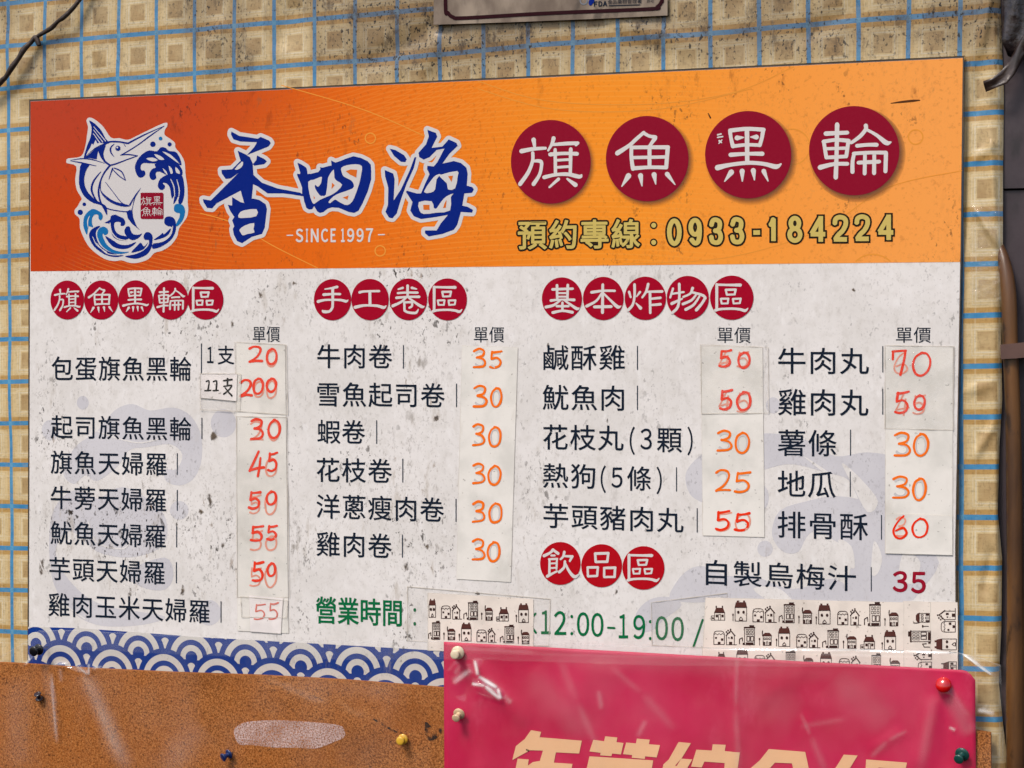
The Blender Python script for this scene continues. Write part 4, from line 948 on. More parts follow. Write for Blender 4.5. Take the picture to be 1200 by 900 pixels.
STR = [('long creased price strip in red marker, in the left list beside the fish cake dishes', [(277, 402), (334, 404.5), (338, 742), (278.5, 739)],
        [('20', [('2', 292, 306.7, 406, 424), ('0', 312.4, 324, 408.5, 426.7)], [('0', 312, 324.5, 411, 429.5)], 'penred'), ('200', [('2', 281.7, 295, 445.5, 464), ('0', 296.5, 308, 443, 461), ('0', 312, 323.3, 443.5, 459)], [('0', 297, 309, 447, 465), ('0', 312, 323.5, 446, 466.5)], 'penred'),
         ('30', [('3', 294, 308, 491, 514.3), ('0', 314, 328, 492, 512.8)], [('2', 293, 308, 494, 516), ('0', 314, 327, 494, 516)], 'penred'), ('45', [('4', 292.5, 309, 529, 558), ('5', 314, 325, 530, 551.6)], [('0', 311, 324, 537, 558)], 'penred'),
         ('50', [('5', 291.8, 305, 576, 596), ('0', 312, 323.6, 576, 591)], [('5', 293, 305, 580, 602), ('0', 310, 324, 575, 603)], 'penred'), ('55', [('5', 294, 308, 616, 634), ('5', 313, 324.6, 615.5, 632.5)], [('5', 294, 307, 622, 645), ('0', 311, 324, 628, 645)], 'penred'),
         ('50', [('5', 296, 308.7, 658, 681), ('0', 313, 322.5, 660, 675)], [('5', 293, 306, 665, 687), ('0', 310, 324, 660, 688)], 'penred')]),
       ('clean price strip all in orange marker, beside the hand-rolled dishes', [(541.7, 405.3), (606.7, 407.5), (598.4, 682), (535.3, 678.4)],
        [('35', [('3', 555, 568.7, 409, 430), ('5', 574, 588, 411, 431)], [], 'penorange'), ('30', [('3', 555, 570, 452.5, 476), ('0', 574.7, 587.5, 454.7, 476.7)], [], 'penorange'), ('30', [('3', 554, 567.5, 496.7, 521.7), ('0', 572.5, 586.7, 500.3, 523)], [], 'penorange'),
         ('30', [('3', 554, 567.7, 543, 566), ('0', 571.8, 586.5, 545.6, 567.7)], [], 'penorange'), ('30', [('3', 554, 567.7, 587.8, 611), ('0', 572.7, 587.8, 589.6, 612.3)], [], 'penorange'), ('30', [('3', 553.6, 567.7, 632, 656), ('0', 571, 585.5, 635, 658)], [], 'penorange')]),
       ('price strip reading 50, 50, 30, 25 and 55 beside the fried dishes', [(822, 406), (893.5, 407.4), (895.7, 629.3), (823.7, 627.3)],
        [('50', [('5', 843, 856.7, 410, 430), ('0', 864.5, 878.5, 413, 430.8)], [('4', 843, 856, 412, 431), ('5', 864, 877, 412, 430)], 'penred'), ('50', [('5', 843.8, 857.8, 457, 479.8), ('0', 863, 879.5, 459.5, 480.5)], [('4', 843, 857, 458, 481), ('5', 864, 878, 460, 483)], 'penred'), ('30', [('3', 840.7, 857, 504.6, 528), ('0', 861.3, 878, 507, 530.3)], [], 'penorange'),
         ('25', [('2', 838.7, 855.7, 550.7, 575.3), ('5', 861, 879, 552.7, 576.7)], [], 'penorange'), ('55', [('5', 839, 855, 598.7, 620.7), ('5', 861.4, 878.3, 600.7, 622)], [('5', 840, 857, 600, 622), ('0', 861, 879, 602, 622)], 'penred')]),
       ('rightmost price strip under ribbed shiny tape, reading 70 at its top', [(1038, 404.7), (1116.7, 406), (1116, 650), (1037.6, 648)],
        [('70', [('7', 1046, 1061.7, 411, 439), ('0', 1068.7, 1090, 413, 439.7)], [('6', 1047, 1064, 413, 438)], 'penred'), ('50', [('5', 1048.8, 1065, 458.7, 484), ('0', 1070.8, 1083.7, 463, 480)], [('4', 1050, 1065, 461, 486), ('5', 1070, 1084, 463, 485)], 'penred'), ('30', [('3', 1048, 1066, 507, 533.7), ('0', 1070, 1087.5, 508.3, 534)], [], 'penorange'), ('30', [('3', 1046, 1064.4, 558, 582.8), ('0', 1069.3, 1084.8, 560.5, 586)], [], 'penorange')])]
for k, (lab, q, prices, _) in enumerate([(a, b, c, 0) for a, b, c in STR]):
    t = thing('price_strip', P(q[3][0], q[3][1], ZB), lab, 'price strip', GP)
    strip_paper('paper', q, ZB + .0011, M['paper'], t, .0003)
    for word, main, old, pen in prices:
        if old:
            p = Print(ZB + .0014)
            for d, x0, x1, y0, y1 in old: hand(p, d, x0, x1, y0, y1, 1.1)
            p.build('faded_price', M['penfade'], t)
        if pen == 'penorange':
            p = Print(ZB + .0014)
            for d, x0, x1, y0, y1 in main: p.chars([(d, x0 + 1.5, x1 - 1, y0 + 2, y1)], .35)
            p.build('faint_printed_price', M['ghost'], t)
        p = Print(ZB + .0016)
        for d, x0, x1, y0, y1 in main: hand(p, d, x0, x1, y0, y1, 1.5 if pen == 'penred' else 1.4)
        p.build('handwritten_price', M[pen], t)
    if k == 0: strip_paper('clear_tape', [(275, 401), (335.5, 404), (337, 486), (277, 482)], ZB + .0022, M['tape'], t, .0004); strip_paper('clear_tape', [(277, 488), (336, 489), (339, 700), (278, 700)], ZB + .0021, M['tape'], t, .0003)
    if k == 2: strip_paper('clear_tape', [(821, 404), (900, 407), (901, 484), (822, 485)], ZB + .0022, mat_clear('crinkled tape', .04, .01, .09, 1.0, 110, tint=(.82, .78, .72)), t, .0004)
    if k == 3: strip_paper('clear_tape', [(1037, 405), (1118, 406), (1117, 504), (1037, 502)], ZB + .0022, M['tapegloss'], t, .0003)
# the later stickers
def sticker(name, lab, q, digits, pen, old=(), mat='note', z=ZB + .0024, extra=None, wd=1.25, cat='price sticker', group='small paper stickers on the price strips'):
    t = thing(name, P(q[3][0], q[3][1], ZB), lab, cat, group)
    strip_paper('paper', q, z, M[mat], t, .0004)
    if old:
        p = Print(z + .0003)
        for d in old: hand(p, *d, 1.0)
        p.build('faded_price', M['penfade'], t)
    if digits:
        p = Print(z + .0005)
        for d in digits: hand(p, *d, wd)
        p.build('handwritten_price', M[pen], t)
    return t
t = sticker('price_sticker', 'small off-white sticker with a pale red 55 at the foot of the leftmost price strip', [(292, 697.5), (331.7, 701), (329, 742.5), (293.5, 740)], [('5', 298, 311, 707.5, 726), ('5', 315, 326, 706, 726)], 'penpale', wd=.9)
strip_paper('clear_tape', [(282, 699), (337, 704), (336, 724), (283, 723)], ZB + .0034, M['tape'], t, .0003)
t = sticker('price_sticker', 'off-white sticker with an orange-red 60 at the foot of the rightmost price strip', [(1038, 602), (1116, 604.5), (1116, 650.5), (1037.6, 648.4)], [('6', 1046, 1063.6, 604.6, 631), ('0', 1068.7, 1086.7, 607.4, 629.5)], 'penred', [('3', 1050, 1062, 606, 628)], 'paper')
t = sticker('quantity_note', 'small white note handwritten 11支 beside the price 200', [(235, 437.8), (277.8, 438.3), (277, 470), (234.5, 466)], [], 'black', cat='note', z=ZB + .0026)
p = Print(ZB + .0031); zn = lambda x, y: (230 + x / 9, 375 + y / 9)
for q in ([(105, 648, 8), (135, 645, 7), (122, 742, 9)], [(90, 745, 8), (152, 742, 8)], [(180, 650, 8), (215, 645, 8), (208, 742, 9)], [(178, 745, 8), (230, 742, 8)], [(288, 640, 9), (374, 628, 10)], [(330, 618, 10), (328, 682, 9)], [(290, 700, 8), (372, 690, 9), (335, 745, 8), (290, 780, 9)], [(305, 715, 7), (340, 760, 8), (374, 798, 10)]):
    p.stroke(q, 3, zn, 1 / 9)
p.build('handwriting', M['black'], t)
strip_paper('clear_tape', [(234.5, 438), (282, 438), (281, 482), (235, 480)], ZB + .0034, M['tape'], t, .0002)

# ------------------------------------------------------------------ tapes printed with little houses
def houses(ink_, roof, kind, tf):
    """one small house drawn in a 0..1 box (y up)"""
    L = lambda *pts, w=.55: ink_.stroke([(*tf(a, b), w * .72) for a, b in pts], 0, cap=6)
    R = lambda x0, y0, x1, y1, w=.5: L((x0, y0), (x1, y0), (x1, y1), (x0, y1), (x0, y0), w=w)
    F = lambda pts, t=roof: t.poly([tf(a, b) for a, b in pts])
    B = lambda x0, y0, x1, y1: F([(x0, y0), (x1, y0), (x1, y1), (x0, y1)], ink_)
    if kind == 'A':
        R(.25, 0, 1, .55); F([(.2, .5), (.36, .88), (.88, .88), (1.03, .5)]); B(.32, .86, .42, 1.02); B(.78, .86, .88, 1.02); R(.0, 0, .25, .3); B(.05, .08, .2, .2)
        B(.34, .2, .5, .4); B(.76, .2, .92, .4); R(.55, 0, .7, .4)
    if kind == 'B':
        R(.04, 0, .96, .66); F([(0, .65), (.1, .92), (.18, .92), (.18, 1), (.34, 1), (.34, .92), (.68, .92), (.68, 1), (.84, 1), (.84, .92), (.9, .92), (1, .65)])
        for x in (.3, .72): ink_.disc(*tf(x, .43), 1.5, 1.9, 10)
        L((.38, 0), (.38, .1), (.5, .2), (.64, .1), (.64, 0)); B(.42, .0, .6, .06)
    if kind == 'C':
        L((0, 0), (0, .8), (.1, .95), (.28, 1), (.7, 1), (.88, .95), (1, .8), (1, 0), (0, 0)); L((0, .72), (.18, .82), (.34, .72), (.5, .82), (.66, .72), (.82, .82), (1, .72), w=.45)
        B(.12, .42, .3, .56); B(.68, .28, .9, .46); B(.38, .02, .64, .2)
    if kind == 'D':
        L((.1, 0), (.1, .62), (.5, .92), (.82, .62), (.82, 0), (.1, 0)); L((.05, .6), (.5, .95), (.9, .6), w=.7); L((.82, 0), (1.05, 0), w=.6)
        for a, b in ((.1, .85), (.25, .95), (.38, .82), (.2, .75), (.48, 1.02)): ink_.disc(*tf(a, b), 1.0, 1.1, 7)
        B(.5, .38, .68, .55); B(.26, .42, .38, .5); B(.34, .02, .62, .2)
    if kind == 'E':
        R(.32, 0, .94, .94); B(.28, .88, .98, .95); B(.62, .95, .92, 1.04)
        for y in (.74, .56):
            for x in (.42, .58, .76): R(x, y - .03, x + .1, y + .09, .4)
        for x in (.46, .7): R(x, .2, x + .18, .45, .6)
        B(.4, .02, .88, .13); L((0, .05), (.0, .3), (.18, .38), (.2, .2), w=.7); B(.2, .0, .34, .12)
    if kind == 'F':
        R(.1, 0, .92, .7); F([(.04, .66), (.12, .82), (.3, .92), (.72, .92), (.9, .82), (1, .66)]); L((.06, .7), (.02, .9), (.05, 1.06), w=.8)
        for x in (.26, .5, .74): R(x - .07, .42, x + .07, .56, .45)
        B(.14, .02, .3, .26); B(.7, .02, .88, .26); R(.42, 0, .58, .26)
    if kind == 'L':
        L((.5, 0), (.5, .75), w=.55); ink_.disc(*tf(.5, .85), 1.0, 1.6, 8)
def tape(lab, q, items, tf0, rot=False, back=None, z=ZB + .0012):
    t = thing('patterned_tape', P(q[3][0], q[3][1], ZB), lab, 'tape', 'house-patterned tapes on the lower part of the menu board')
    if back: strip_paper('clear_backing_tape', back, z - .0002, M['tape'], t, .0002)
    strip_paper('tape_strip', q, z, M['houses'], t, .0002)
    a = Print(z + .0004); r = Print(z + .00035)
    for kind, x0, x1, y0, y1 in items:
        if rot: f = lambda u, v, x0=x0, x1=x1, y0=y0, y1=y1: tf0(x1 - (x1 - x0) * v, y1 - (y1 - y0) * u)
        else: f = lambda u, v, x0=x0, x1=x1, y0=y0, y1=y1: tf0(x0 + (x1 - x0) * u, y1 - (y1 - y0) * v)
        houses(a, r, kind, f)
    a.build('house_drawings', M['houseink'], t); r.build('house_roofs', M['roofink'], t)
    return t
z1 = lambda x, y: (470 + x / 6.667, 680 + y / 6.667)
z2 = lambda x, y: (820 + x / 6.667, 690 + y / 6.667)
z3 = lambda x, y: (980 + x / 6.667, 690 + y / 6.667)
tape('short house-patterned tape between the green opening-hours words and 12:00', [(501.5, 695), (625, 702), (625, 768), (501.5, 762)],
     [('B', 216, 272, 145, 290), ('C', 315, 385, 200, 298), ('D', 395, 470, 195, 303), ('E', 490, 605, 165, 308), ('L', 620, 640, 255, 305), ('F', 655, 718, 205, 313), ('A', 745, 838, 212, 318), ('L', 890, 910, 270, 325), ('B', 915, 998, 180, 330),
      ('E', 215, 308, 322, 462), ('L', 325, 345, 410, 462), ('F', 360, 425, 370, 465), ('L', 445, 465, 418, 470), ('B', 468, 550, 330, 475), ('C', 592, 665, 388, 480), ('D', 675, 742, 380, 485), ('E', 775, 887, 352, 490), ('L', 905, 925, 440, 495), ('F', 938, 1005, 395, 497)], z1,
     back=[(477.5, 687.5), (645, 702), (643, 757), (477.5, 751)])
tape('wide house-patterned tape with two rows of houses at the lower right', [(827, 700.5), (1059, 706), (1059, 762), (824, 759)],
     [('A', 90, 195, 135, 245), ('L', 250, 270, 195, 250), ('B', 272, 370, 92, 252), ('C', 415, 498, 155, 258), ('D', 505, 595, 140, 262), ('E', 620, 745, 112, 265), ('L', 765, 785, 210, 270), ('F', 800, 880, 155, 272), ('L', 900, 920, 215, 275), ('B', 925, 1022, 115, 275),
      ('C', 1077, 1157, 175, 280), ('D', 1172, 1255, 160, 283), ('E', 1287, 1417, 110, 290), ('L', 1437, 1457, 230, 288), ('F', 1477, 1555, 175, 290),
      ('C', 110, 192, 330, 435), ('D', 200, 285, 320, 437), ('E', 310, 435, 290, 438), ('L', 457, 477, 385, 440), ('F', 487, 565, 335, 442), ('L', 590, 610, 390, 447), ('B', 612, 707, 295, 450), ('C', 757, 838, 355, 455), ('D', 848, 935, 345, 460), ('E', 960, 1090, 315, 462), ('L', 1113, 1133, 405, 465), ('F', 1147, 1227, 362, 466), ('A', 1257, 1365, 362, 470), ('L', 1415, 1435, 418, 474), ('B', 1439, 1535, 322, 475)], z2, z=ZB + .0016,
     back=[(763, 706), (852, 695), (856, 760), (764, 756)])
tape('house-patterned tape lying half hidden under the top edge of the crimson poster', [(823, 758), (1060, 763), (1060, 830), (823, 830)],
     [('A', 120, 200, 495, 590), ('B', 286, 378, 462, 610), ('C', 430, 510, 520, 625), ('D', 515, 595, 508, 625), ('E', 640, 750, 485, 630), ('F', 810, 890, 530, 640), ('B', 940, 1032, 495, 640), ('C', 1090, 1170, 545, 650), ('D', 1180, 1262, 530, 650), ('E', 1310, 1420, 510, 655), ('F', 1485, 1567, 550, 660)], z2, z=ZB + .0012)
tape('upright house-patterned tape with sideways houses, left of the pair at the board edge', [(1058.5, 704.5), (1090.5, 705.5), (1090.5, 850), (1060, 850)],
     [('F', 612, 728, 185, 270), ('E', 568, 738, 322, 455), ('L', 668, 720, 285, 300), ('D', 612, 745, 480, 560), ('C', 640, 745, 572, 650)], z3, True, z=ZB + .0014)
tape('outermost upright house-patterned tape along the right edge of the menu board', [(1090.5, 705.5), (1122, 706), (1122.5, 850), (1090.5, 850)],
     [('D', 795, 930, 158, 250), ('C', 820, 930, 255, 338), ('B', 768, 938, 388, 480), ('L', 880, 935, 488, 505), ('A', 822, 938, 570, 660)], z3, True, z=ZB + .0016)

# ------------------------------------------------------------------ cork board, poster, clear sheet, pins
def top_cork(x): return 777 if x < 35 else 778 + (x - 35) * .0575 + 2.0 * math.sin(x * .013)
cb = thing('cork_board', P(580, 1010, 0), 'brown cork board with a dark mottled face below the menu board', 'cork board')
xs = [-120, 0, 35, 100, 200, 300, 400, 520, 700, 900, 1100, 1150, 1161]
slab([(x, top_cork(x) if x < 1100 else 848 + (x - 1100) * .2) for x in xs] + [(1163, 1040), (-120, 1040)], .0074, .0130).build('cork_panel', M['cork'], cb)
rm = Mat('white sticker residue', .7, .3)
rn = rm.noise(900, 4, rough=.75).step(.36, .60) * (rm.noise(60, 4, (1, 1, .8)).step(.30, .60) * .6 + .4)
rm.color(srgb(222, 192, 184)); rm.alpha(rn * .92)
p = Print(.0133); p.poly([(274, 858), (278, 851), (290, 846), (320, 844), (350, 845), (385, 848), (400, 851), (404, 857), (403, 864), (390, 870), (370, 877), (345, 876), (320, 876), (295, 873), (280, 872)], 3)
p.build('sticker_residue', rm.mat, cb)
rm = Mat('dark scorch stain', .8, .2); rm.color(srgb(44, 26, 16)); rm.alpha(rm.noise(150, 4).step(.42, .55) * .9)
p = Print(.0133); p.poly([(498, 846), (504, 850), (509, 858), (516, 853), (517, 860), (508, 867), (499, 866)], 2); p.stroke([(438, 843, .8), (452, 851, 1.4), (465, 858, .8)], 4)
p.build('stain', rm.mat, cb)

po = thing('crimson_poster', P(833, 1010, 0), 'crimson laminated poster with large peach characters pinned at the bottom right', 'poster')
def post_disp(px, py):
    h = 0
    for a, b, r, k in (((541, 768), (620, 850), 11, 1.5), ((536, 782), (560, 900), 9, -1.2), ((1098, 812), (1075, 905), 9, 1.6), ((1106, 812), (1112, 905), 9, -1.4), ((1112, 806), (1145, 840), 9, 1.2), ((700, 760), (660, 860), 22, .9), ((865, 780), (862, 905), 7, 1.0),
                       ((940, 835), (965, 900), 7, .9), ((1020, 880), (1060, 855), 6, .9), ((780, 880), (720, 790), 18, -.8), ((960, 770), (880, 830), 14, .8)):
        h += seg(px, py, a, b, r) * k
    return h * .0009 + .0005 * mnoise.noise(Vector((px * .012, py * .012, 3)))
m = MB(); rows = []
for j in range(61):
    row = []
    for i in range(121):
        u, v = i / 120, j / 60
        xl, xr = 520 + v * 1, 1143 + v * 1.5
        px = xl + (xr - xl) * u
        yt = 752 + (px - 520) * .0545
        if px > 1128: yt += (px - 1128) ** 2 * .05
        py = yt + (1020 - yt) * v
        q = P(px, py, .0150); q.y -= post_disp(px, py); row.append(q)
    rows.append(row)
m.grid(rows)
for f in m.f: f.reverse()
sheet = m.build('sheet', M['poster'], po); md = sheet.modifiers.new('thickness', 'SOLIDIFY'); md.thickness = .0003; md.offset = -1
zp = lambda x, y: (590 + x / 4.8, 840 + y / 4.8)
PL = [[(155, 75), (212, 85), (203, 115), (440, 135), (425, 207), (295, 200), (283, 258), (388, 265), (375, 330), (275, 322), (262, 460), (190, 455), (205, 330), (60, 330), (80, 235), (142, 240), (137, 275), (165, 255), (205, 248), (222, 190), (150, 188), (50, 243), (70, 165), (120, 125)],
      [(505, 130), (565, 138), (572, 110), (640, 117), (635, 143), (675, 148), (660, 212), (610, 207), (607, 222), (543, 217), (546, 203), (483, 195)], [(690, 145), (745, 150), (750, 123), (822, 130), (817, 155), (880, 160), (862, 228), (797, 222), (795, 237), (722, 230), (724, 215), (672, 210)], [(483, 223), (842, 245), (830, 320), (700, 312), (690, 470), (610, 466), (620, 308), (466, 298)],
      [(985, 142), (1055, 148), (1003, 232), (965, 275), (975, 276), (1000, 235), (1062, 240), (1010, 330), (1000, 460), (930, 455), (935, 330), (888, 325), (900, 268), (930, 240)], [(1085, 185), (1172, 190), (1177, 155), (1250, 158), (1244, 193), (1330, 200), (1312, 330), (1240, 330), (1244, 260), (1130, 252), (1115, 285), (1055, 280)], [(1110, 350), (1300, 358), (1290, 460), (1100, 455)],
      [(1492, 182), (1697, 198), (1717, 290), (1760, 340), (1640, 330), (1622, 262), (1527, 258), (1470, 320), (1360, 315), (1442, 245)], [(1450, 360), (1690, 370), (1680, 470), (1440, 465)],
      [(1914, 213), (1992, 218), (1942, 300), (1935, 470), (1865, 466), (1870, 340), (1840, 330), (1892, 250)], [(2040, 240), (2270, 258), (2255, 330), (2190, 330), (2192, 300), (2160, 290), (2110, 285), (2095, 420), (2030, 416)]]
from mathutils.geometry import tessellate_polygon
class PosterPrint(Print):
    def poly(s, pts, smooth=0, tf=None):
        # cut the shape into a fine lattice so that it follows the folds of the sheet
        pts = [tf(*p) for p in pts]
        bmx = bmesh.new()
        vs = [bmx.verts.new((x, y, 0)) for x, y in pts]
        for t in tessellate_polygon([[Vector((x, y, 0)) for x, y in pts]]):
            try: bmx.faces.new([vs[k] for k in t])
            except ValueError: pass
        x0, x1 = min(p[0] for p in pts), max(p[0] for p in pts); y0, y1 = min(p[1] for p in pts), max(p[1] for p in pts)
        for ax, a, b in ((0, x0, x1), (1, y0, y1)):
            q = a + 4
            while q < b:
                co = (q, 0, 0) if ax == 0 else (0, q, 0); no = (1, 0, 0) if ax == 0 else (0, 1, 0)
                bmesh.ops.bisect_plane(bmx, geom=bmx.verts[:] + bmx.edges[:] + bmx.faces[:], plane_co=co, plane_no=no); q += 4
        i = len(s.v); bmx.verts.index_update()
        for v in bmx.verts:
            q = P(v.co.x, v.co.y, s.z); q.y -= post_disp(v.co.x, v.co.y); s.v.append(q)
        for f in bmx.faces: s.f.append([i + v.index for v in f.verts]); s.sm.append(True)
        bmx.free(); return s
p = PosterPrint(.0153)
for q in PL: p.poly(q, 0, zp)
p.build('lettering', M['peach'], po)

# clear plastic sheet over cork and poster
TE = [(-130, 772), (0, 770), (30, 752), (45, 739), (80, 738), (190, 744), (300, 749), (420, 752), (520, 751), (620, 752.5), (780, 758), (900, 759), (1000, 760), (1060, 762), (1120, 764), (1150, 771), (1174, 780)]
def film_top(x):
    for (a, ya), (b, yb) in zip(TE, TE[1:]):
        if a <= x <= b: return ya + (yb - ya) * (x - a) / (b - a)
    return TE[-1][1]
FOLD = [((548, 778), (558, 818), 2.6, 1.5), ((560, 800), (590, 814), 2.4, 1.6), ((556, 812), (588, 824), 2.4, 1.4), ((530, 806), (552, 786), 3, 1.4), ((526, 790), (536, 776), 3, 1.2), ((60, 800), (67, 872), 2.2, 1.4), ((1128, 766), (1158, 790), 2.2, 2.2), ((90, 778), (103, 791), 1.8, 1.6), ((104, 778), (104, 793), 1.8, 1.6), ((40, 766), (28, 784), 2, 2), ((62, 778), (80, 778), 2, 1.6), ((820, 762), (1000, 764), 2.2, .9), ((1000, 764), (1120, 767), 2.2, 1.1), ((520, 762), (640, 768), 4, .6), ((1140, 780), (1168, 796), 3, 1.4), ((50, 765), (68, 870), 4.5, 2.4), ((44, 780), (30, 900), 5, 1.4), ((88, 782), (140, 905), 9, 2.2), ((560, 772), (556, 822), 6, 2.0), ((556, 800), (592, 822), 5, 2.6), ((540, 820), (555, 790), 5, -1.6), ((545, 790), (600, 840), 14, 1.4), ((100, 770), (110, 790), 3, 2), ((66, 778), (98, 790), 2.2, 2.0),
        ((1124, 764), (1160, 792), 3, 2.4), ((1106, 805), (1085, 900), 8, 1.2), ((1108, 805), (1135, 850), 6, 1.4), ((300, 800), (460, 862), 12, 1.2), ((820, 765), (1110, 772), 3, 1.0), ((160, 840), (220, 905), 12, 1.2), ((1150, 830), (1168, 850), 6, 2), ((700, 770), (740, 880), 16, .8), ((930, 790), (990, 890), 16, .7)]
def film_z(px, py):
    cork = .0142 if px < 518 else .0170
    h = cork + .0007 * mnoise.noise(Vector((px * .02, py * .02, 9))) + .0003 * mnoise.noise(Vector((px * .06, py * .05, 2)))
    for a, b, r, k in FOLD:
        if min(a[0], b[0]) - 3 * r < px < max(a[0], b[0]) + 3 * r and min(a[1], b[1]) - 3 * r < py < max(a[1], b[1]) + 3 * r: h += seg(px, py, a, b, r) * k * .0008
    if px < 518: h += .0028 * max(0, min(1, (px - 480) / 38))
    return h
PX_ = []
m = MB(); rows = []
for j in range(191):
    row = []
    for i in range(901):
        u, v = i / 900, (j / 190) ** 1.3
        xr = 1173 + 9 * v
        px = -120 + (xr + 120) * u; yt = film_top(px)
        py = yt + (1030 - yt) * v
        row.append(P(px, py, film_z(px, py))); PX_.append((px, py))
    rows.append(row)
m.grid(rows)
for f in m.f: f.reverse()
GLARE_MARKS = [((60, 788), (67, 872), 1.6, .30), ((52, 775), (64, 870), 5, .05), ((98, 785), (150, 905), 9, .13), ((70, 782), (72, 800), 2, .1), ((88, 779), (103, 791), 1.2, .45), ((104, 778), (104, 792), 1.2, .5), ((30, 778), (44, 766), 1.5, .4), ((62, 779), (82, 777), 1.5, .4), ((108, 783), (120, 781), 1.2, .35),  # painted glare streaks, glints and broad sheen: ends, radius, strength
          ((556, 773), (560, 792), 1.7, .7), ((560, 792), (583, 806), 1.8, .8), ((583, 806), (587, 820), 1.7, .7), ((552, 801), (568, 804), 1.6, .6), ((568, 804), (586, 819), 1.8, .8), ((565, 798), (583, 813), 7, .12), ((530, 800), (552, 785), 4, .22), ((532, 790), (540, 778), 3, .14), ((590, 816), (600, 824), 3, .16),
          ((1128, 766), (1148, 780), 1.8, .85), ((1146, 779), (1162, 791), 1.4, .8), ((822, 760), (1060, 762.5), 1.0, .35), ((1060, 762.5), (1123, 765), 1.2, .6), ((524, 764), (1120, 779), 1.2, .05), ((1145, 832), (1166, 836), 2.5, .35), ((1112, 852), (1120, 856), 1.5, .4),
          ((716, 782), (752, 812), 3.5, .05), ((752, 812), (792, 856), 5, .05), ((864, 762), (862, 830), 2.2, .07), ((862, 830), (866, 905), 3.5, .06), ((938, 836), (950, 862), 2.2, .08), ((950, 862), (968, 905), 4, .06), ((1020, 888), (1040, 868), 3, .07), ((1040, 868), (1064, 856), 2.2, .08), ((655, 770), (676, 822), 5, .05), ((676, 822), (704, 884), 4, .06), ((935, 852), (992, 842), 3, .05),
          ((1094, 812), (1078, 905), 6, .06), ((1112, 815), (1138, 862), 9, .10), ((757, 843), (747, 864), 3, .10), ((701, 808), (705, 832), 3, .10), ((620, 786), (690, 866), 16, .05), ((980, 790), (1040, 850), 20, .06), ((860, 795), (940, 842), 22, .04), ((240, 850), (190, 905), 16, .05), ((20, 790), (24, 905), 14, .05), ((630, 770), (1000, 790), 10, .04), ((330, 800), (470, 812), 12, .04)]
def glare_haze(px, py):  # strength of the painted glare, with a brightened line along the top edge
    h = sum(seg(px, py, a, b, r) * k for a, b, r, k in GLARE_MARKS if min(a[0], b[0]) - 3 * r < px < max(a[0], b[0]) + 3 * r and min(a[1], b[1]) - 3 * r < py < max(a[1], b[1]) + 3 * r)
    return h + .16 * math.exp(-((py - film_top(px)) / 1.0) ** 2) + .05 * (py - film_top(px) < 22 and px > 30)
GLARE = [glare_haze(*q) for q in PX_]
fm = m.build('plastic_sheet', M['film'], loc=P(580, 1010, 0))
fm.data.attributes.new('painted_glare', 'FLOAT', 'POINT').data.foreach_set('value', GLARE)
setp(fm, 'clear creased plastic sheet pinned over the cork board and the crimson poster', 'plastic sheet')

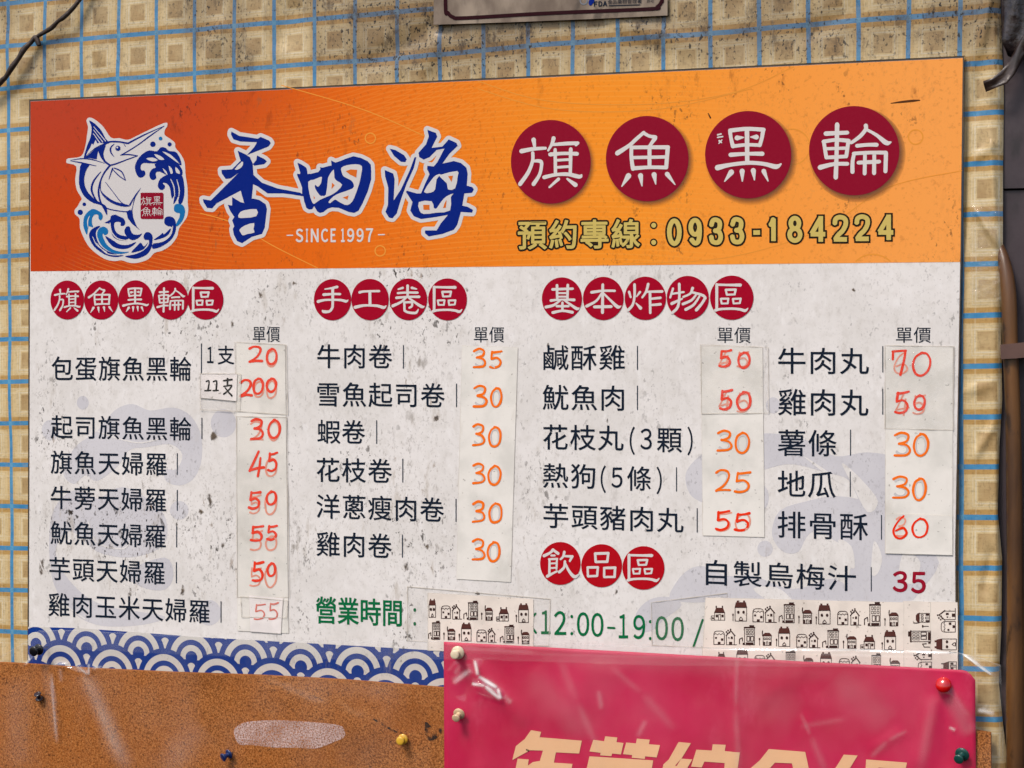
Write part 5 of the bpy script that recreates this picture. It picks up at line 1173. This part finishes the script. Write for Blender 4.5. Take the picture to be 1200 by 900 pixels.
def lathe(m, prof, base, axis, n=22):
    a = axis.cross(Vector((0, 0, 1))).normalized(); b = axis.cross(a)
    rows = [[base + axis * h + (a * math.cos(k * 2 * math.pi / n) + b * math.sin(k * 2 * math.pi / n)) * r for k in range(n)] for r, h in prof]
    m.grid(rows, True, True); m.face(rows[-1])
def pin(px, py, tip, size, rgb, lab, z=.0172, tilt=None, knob=None, rough=.28):
    """push pin at the pixel of its flange, handle leaning towards the pixel of its end"""
    base = P(px, py, z)
    R_ = size * K
    L = R_ * 1.75
    e = P(tip[0], tip[1], z + L)
    ax = (e - base).normalized()
    t = thing('push_pin', base, lab, 'push pin', 'push pins holding the cork board, poster and plastic sheet')
    mat = plain('pin plastic', rgb, rough, .5, coat=.3, var=.18, nscale=300)
    m = MB(); lathe(m, [(R_ * .02, 0), (R_ * .92, 0), (R_, R_ * .10), (R_, R_ * .24), (R_ * .9, R_ * .34), (R_ * .55, R_ * .42)], base, ax); m.build('flange', mat, t)
    k = knob or .68
    m = MB(); lathe(m, [(R_ * .5, R_ * .36), (R_ * .42, R_ * .55), (R_ * .46, R_ * 1.0), (R_ * k * .92, L - R_ * .30), (R_ * k, L - R_ * .18), (R_ * k * .96, L - R_ * .06), (R_ * k * .8, L), (R_ * .05, L)], base, ax)
    m.build('handle', plain('pin plastic end', tuple(min(255, int(v * 1.06)) for v in rgb), rough, .5, coat=.3, var=.18, nscale=300), t)
    m = MB(); tube(m, [(base + ax * R_ * .2, R_ * .1), (base - ax * .010, R_ * .08)], 8); m.build('needle', plain('pin steel', (150, 150, 150), .25, metal=1), t)
    return t
pin(537, 764.5, (532.5, 767.5), 8.3, (218, 200, 170), 'cream push pin at the top left corner of the crimson poster')
pin(538.5, 836, (533.5, 842.5), 7.4, (206, 178, 140), 'worn beige push pin with a grey end, below the cream pin at the poster edge')
pin(1128, 883.5, (1122.5, 891), 8.2, (28, 72, 66), 'dark green push pin in the lower right of the crimson poster')
pin(269, 883.5, (259, 889), 6.6, (20, 40, 90), 'navy blue push pin in the cork below the white residue', .0152, knob=.85)
pin(472.5, 866, (468.5, 868.5), 6.6, (212, 166, 52), 'yellow push pin in the cork to the left of the poster', .0152, knob=.80)
pin(46, 761, (38.5, 763.5), 7.6, (14, 14, 18), 'shiny black push pin over the left end of the wave border', .0152, knob=.9)
pin(46.5, 819, (41.5, 808), 5.6, (36, 22, 30), 'small dark brown push pin pointing up, under the black pin', .0152, knob=.9)
# ball-headed red pin
base = P(1106, 803, .0174)
t = thing('push_pin', base, 'glossy red round-headed push pin at the top right of the crimson poster', 'push pin', 'push pins holding the cork board, poster and plastic sheet')
m = MB(); R_ = 9.0 * K; ax = (P(1104.5, 801, .0226) - base).normalized()
lathe(m, [(R_ * .3, -.0002), (R_ * .9, 0)] + [(R_ * math.cos(a), R_ * .25 + R_ * .62 * math.sin(a)) for a in [k * math.pi / 18 for k in range(0, 9)]] + [(R_ * .03, R_ * .87)], base, ax, 28)
m.build('head', plain('red pin plastic', (200, 14, 16), .16, .6, coat=.6, var=.25, nscale=220), t)
m = MB(); tube(m, [(base, R_ * .1), (base - ax * .010, R_ * .08)], 8); m.build('needle', plain('pin steel', (150, 150, 150), .25, metal=1), t)
